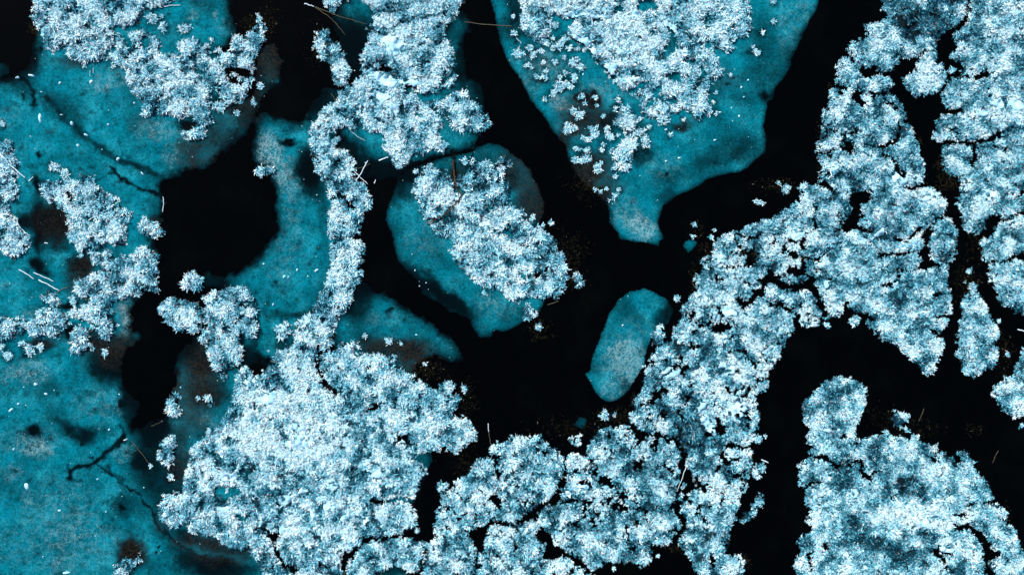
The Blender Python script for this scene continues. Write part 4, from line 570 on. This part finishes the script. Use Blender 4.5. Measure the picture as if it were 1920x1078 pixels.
# ------------------------------------------------------------ lumps of snow on the ice
def lump(tl, x, y, rx, ry, lb, ang=0):
    X = TX[tl[0]]+x/2.994; Y = TY[tl[1]]+y/2.994; org = W(X, Y); V = []; Fc = []; n = 14; rings = 4
    rad = 1+.22*np.sin(rng.uniform(0, 6)+2*np.linspace(0, 6.283, n, endpoint=False))+rng.normal(0, .12, n)
    for j in range(rings):
        f = (1, .85, .55, .25)[j]; z = (.04, .09, .13, .15)[j]
        for i in range(n):
            a = 2*math.pi*i/n; u = math.cos(a)*rx*f*rad[i]/2.994*PX; v = math.sin(a)*ry*f*rad[i]/2.994*PX; V.append((u*math.cos(ang)-v*math.sin(ang), u*math.sin(ang)+v*math.cos(ang), z))
    for j in range(rings-1):
        for i in range(n): Fc.append((j*n+i, j*n+(i+1) % n, (j+1)*n+(i+1) % n, (j+1)*n+i))
    Fc.append(tuple((rings-1)*n+i for i in range(n)))
    me = bpy.data.meshes.new('snow_lump'); me.from_pydata(V, [], Fc); me.materials.append(M_WHITE if ry > 9 and rx < 9 else M_SNOW)
    for q in me.polygons: q.use_smooth = True
    tag(link('snow_lump', me, None, (*org, 0)), lb, 'snow lump', 'snow lumps on the ice')
for a in [("A3",146,580,9,25,'white curved snow lump, the largest on the lower left ice',.3),("A1",97,435,7,8,'round snow lump by the dark crack at the black corner water'),("A1",172,424,14,8,'flat snow lump right of the round one by the dark crack',-.3),("A1",222,662,13,22,'upright blocky pale snow lump on the upper left ice'),
("A1",400,693,11,10,'round snow lump in the dark streak on the upper left ice'),("A1",480,757,11,7,'snow lump midway along the dark streak, upper left ice',-.5),("A1",659,893,11,9,'snow lump near the lower end of the dark streak'),("A1",797,975,11,5,'thin snow lump at the end of the dark streak near the black pool',-.7),("A1",343,645,9,4,'sliver of snow at the top of the dark streak'),("A1",333,467,7,7,'faint round snow lump above the dark streak'),("A1",508,460,8,12,'faint upright snow lump below the corner island'),("A1",435,817,10,8,'faint snow lump left of the dark streak'),("A1",752,580,8,6,'snow lump close to the lacy island shore'),("A1",230,517,5,5,'dot of snow above the dark streak'),("A1",605,700,7,6,'pale snow dot amid the upper left ice'),
("A3",197,8,10,10,'round snow lump at the upper part of the lower left ice'),("A3",57,153,12,8,'snow lump on the far left of the lower left ice',.6),("A3",255,62,8,7,'small snow lump right of the round one, lower left ice'),("A3",100,118,6,8,'small snow lump above the dark round hole'),("A3",545,540,6,5,'small snow lump below the branching crack'),("A3",610,263,6,6,'small snow lump above the branching crack'),("A3",332,716,8,6,'small snow lump in the open lower left ice'),("A3",370,1065,20,8,'long snow lump near the bottom edge, lower left',.2),("A3",240,975,4,4,'dot of snow near the bottom edge, lower left'),("A3",75,372,6,6,'snow lump beside a dark pinhole, far left'),
("B2",338,440,11,7,'oval snow lump on the upright teal sheet, right side',.3),("B2",157,476,9,9,'round snow lump on the upright teal sheet'),("B2",181,478,6,6,'small companion lump on the upright teal sheet'),("B2",42,405,6,6,'left snow lump on the upright teal sheet'),("B2",95,632,6,7,'low snow lump on the upright teal sheet'),("B2",230,438,7,7,'pale central lump on the upright teal sheet'),("B2",900,802,6,5,'snow dot on the tongue-shaped ice sheet'),("B2",892,440,5,5,'snow dot on the ice below the central island'),("B2",955,510,4,4,'lower snow dot on the ice below the central island'),
("C1",940,888,8,8,'round snow lump on the open lower part of the ice tongue'),("C1",1290,490,5,9,'upright snow lump on the right of the ice tongue'),("C1",1303,545,5,5,'snow dot under the upright lump on the ice tongue'),("C1",1276,653,7,7,'snow lump on the right middle of the ice tongue'),("C1",1140,787,7,6,'snow lump on the middle of the ice tongue'),("C1",1327,450,5,5,'topmost right snow dot on the ice tongue'),("C1",1233,607,4,6,'faint snow dot on the right middle of the ice tongue'),("C1",866,905,5,7,'snow dot left of the round lump on the ice tongue'),
("C2",623,748,5,5,'snow dot on the bean-shaped ice sheet'),("C1",400,418,6,6,'snow dot among the tufts of the ice tongue')]: lump(*a)
# snow grains and crystals too many to count
ip = np.zeros((NY, NX), bool)
for s, so, lb in ICE: ip |= fill(P(s))
n = 2600; sx = rng.uniform(-150, 2060, n); sy = rng.uniform(-150, 1220, n); ok = samp(ip, sx, sy) & (rng.random(n) < .35+.5*(samp(N60, sx, sy) > 0)); sx, sy = sx[ok], sy[ok]
n = len(sx); r = np.clip(rng.lognormal(-.45, .4, n), .25, 1.5)*PX; a0 = rng.uniform(0, 6.28, n); V = []
for k in range(5):
    a = a0+k*2*math.pi/5; q = r*rng.uniform(.6, 1.2, n); V.append(np.stack([(sx-960)*PX+np.cos(a)*q, (539-sy)*PX+np.sin(a)*q, np.full(n, .06)], 1))
V.append(np.stack([(sx-960)*PX, (539-sy)*PX, .06+r*.6], 1)); V = np.stack(V, 1).reshape(-1, 3); b0 = np.arange(n)*6
F = np.concatenate([np.stack([b0+k, b0+(k+1) % 5, b0+5], 1) for k in range(5)], 0).ravel()
tn = rng.random(n)[:, None]; col = np.repeat(np.array([.7, .88, .93])*tn+np.array([.04, .32, .38])*(1-tn), 6, 0)
tag(link('snow_grains', mesh_np('snow_grains', V, F, np.full(n*5, 3), M_FROST, col)), 'fine grains of snow sprinkled over the teal ice sheets', 'snow grains', kind='stuff')
# drowned olive and brown weed along the banks
WE = [("B2",960,980,110,80,500),("B3",1180,90,60,110,260),("B3",1180,450,80,70,200),("C2",330,340,90,110,420),("C2",350,480,70,70,220),("C2",150,770,50,60,260),("C2",1370,330,60,50,260),("C2",1020,480,20,110,120),("C2",1100,330,60,60,160),("C3",560,190,110,60,360),("C3",300,260,200,60,260),("C3",690,90,20,30,90),("C3",1310,1000,24,34,120),
("D1",60,1040,130,40,320),("D1",290,830,20,160,160),("D1",350,520,20,50,70),("D1",1020,1020,90,60,420),("D1",850,795,16,16,60),("D1",970,930,30,60,120),("D3",1160,255,60,30,70),("D3",760,250,180,70,360),("D3",620,180,90,60,120),("D2",1120,520,80,120,420),("D2",1200,300,90,90,260),("D2",1330,900,60,120,300),("D3",1320,730,50,60,200),("D2",1000,300,120,60,80),
("A1",190,160,26,40,160),("A1",1400,130,50,60,200),("B1",60,130,60,90,300),("A3",1140,40,90,60,500),("A3",740,930,70,60,400),("A2",330,160,100,90,300),("B1",330,260,40,120,120),("C2",1040,210,40,70,80),("C3",920,930,60,30,100),("B1",1110,960,30,120,260),("B2",1060,110,90,60,260),("B3",420,30,30,40,120),("B1",1050,480,40,50,160),("C1",420,1040,90,80,300)]
cx = []; cy = []
for tl, x, y, rx, ry, n in WE:
    n = int(n*.4); cx.append(TX[tl[0]]+(x+rng.normal(0, .55, n)*rx)/2.994); cy.append(TY[tl[1]]+(y+rng.normal(0, .55, n)*ry)/2.994)
cx = np.concatenate(cx); cy = np.concatenate(cy); n = len(cx)
V, F, LP, col = blades(cx, cy, np.full(n, .05), 2, np.full(n, 3.4), np.full(n, 1.0), np.zeros(n), rng, (0, 0), .1)
g = rng.random(n*2); c3 = np.where(g[:, None] < .6, np.array([.007, .007, .003]), np.where(g[:, None] < .98, np.array([.020, .015, .008]), np.array([.15, .15, .11])))
tag(link('drowned_weed', mesh_np('drowned_weed', V, F, LP, M_WEED, np.repeat(c3, 5, 0))), 'olive and brown drowned weed along the banks in black water', 'weed', kind='stuff')
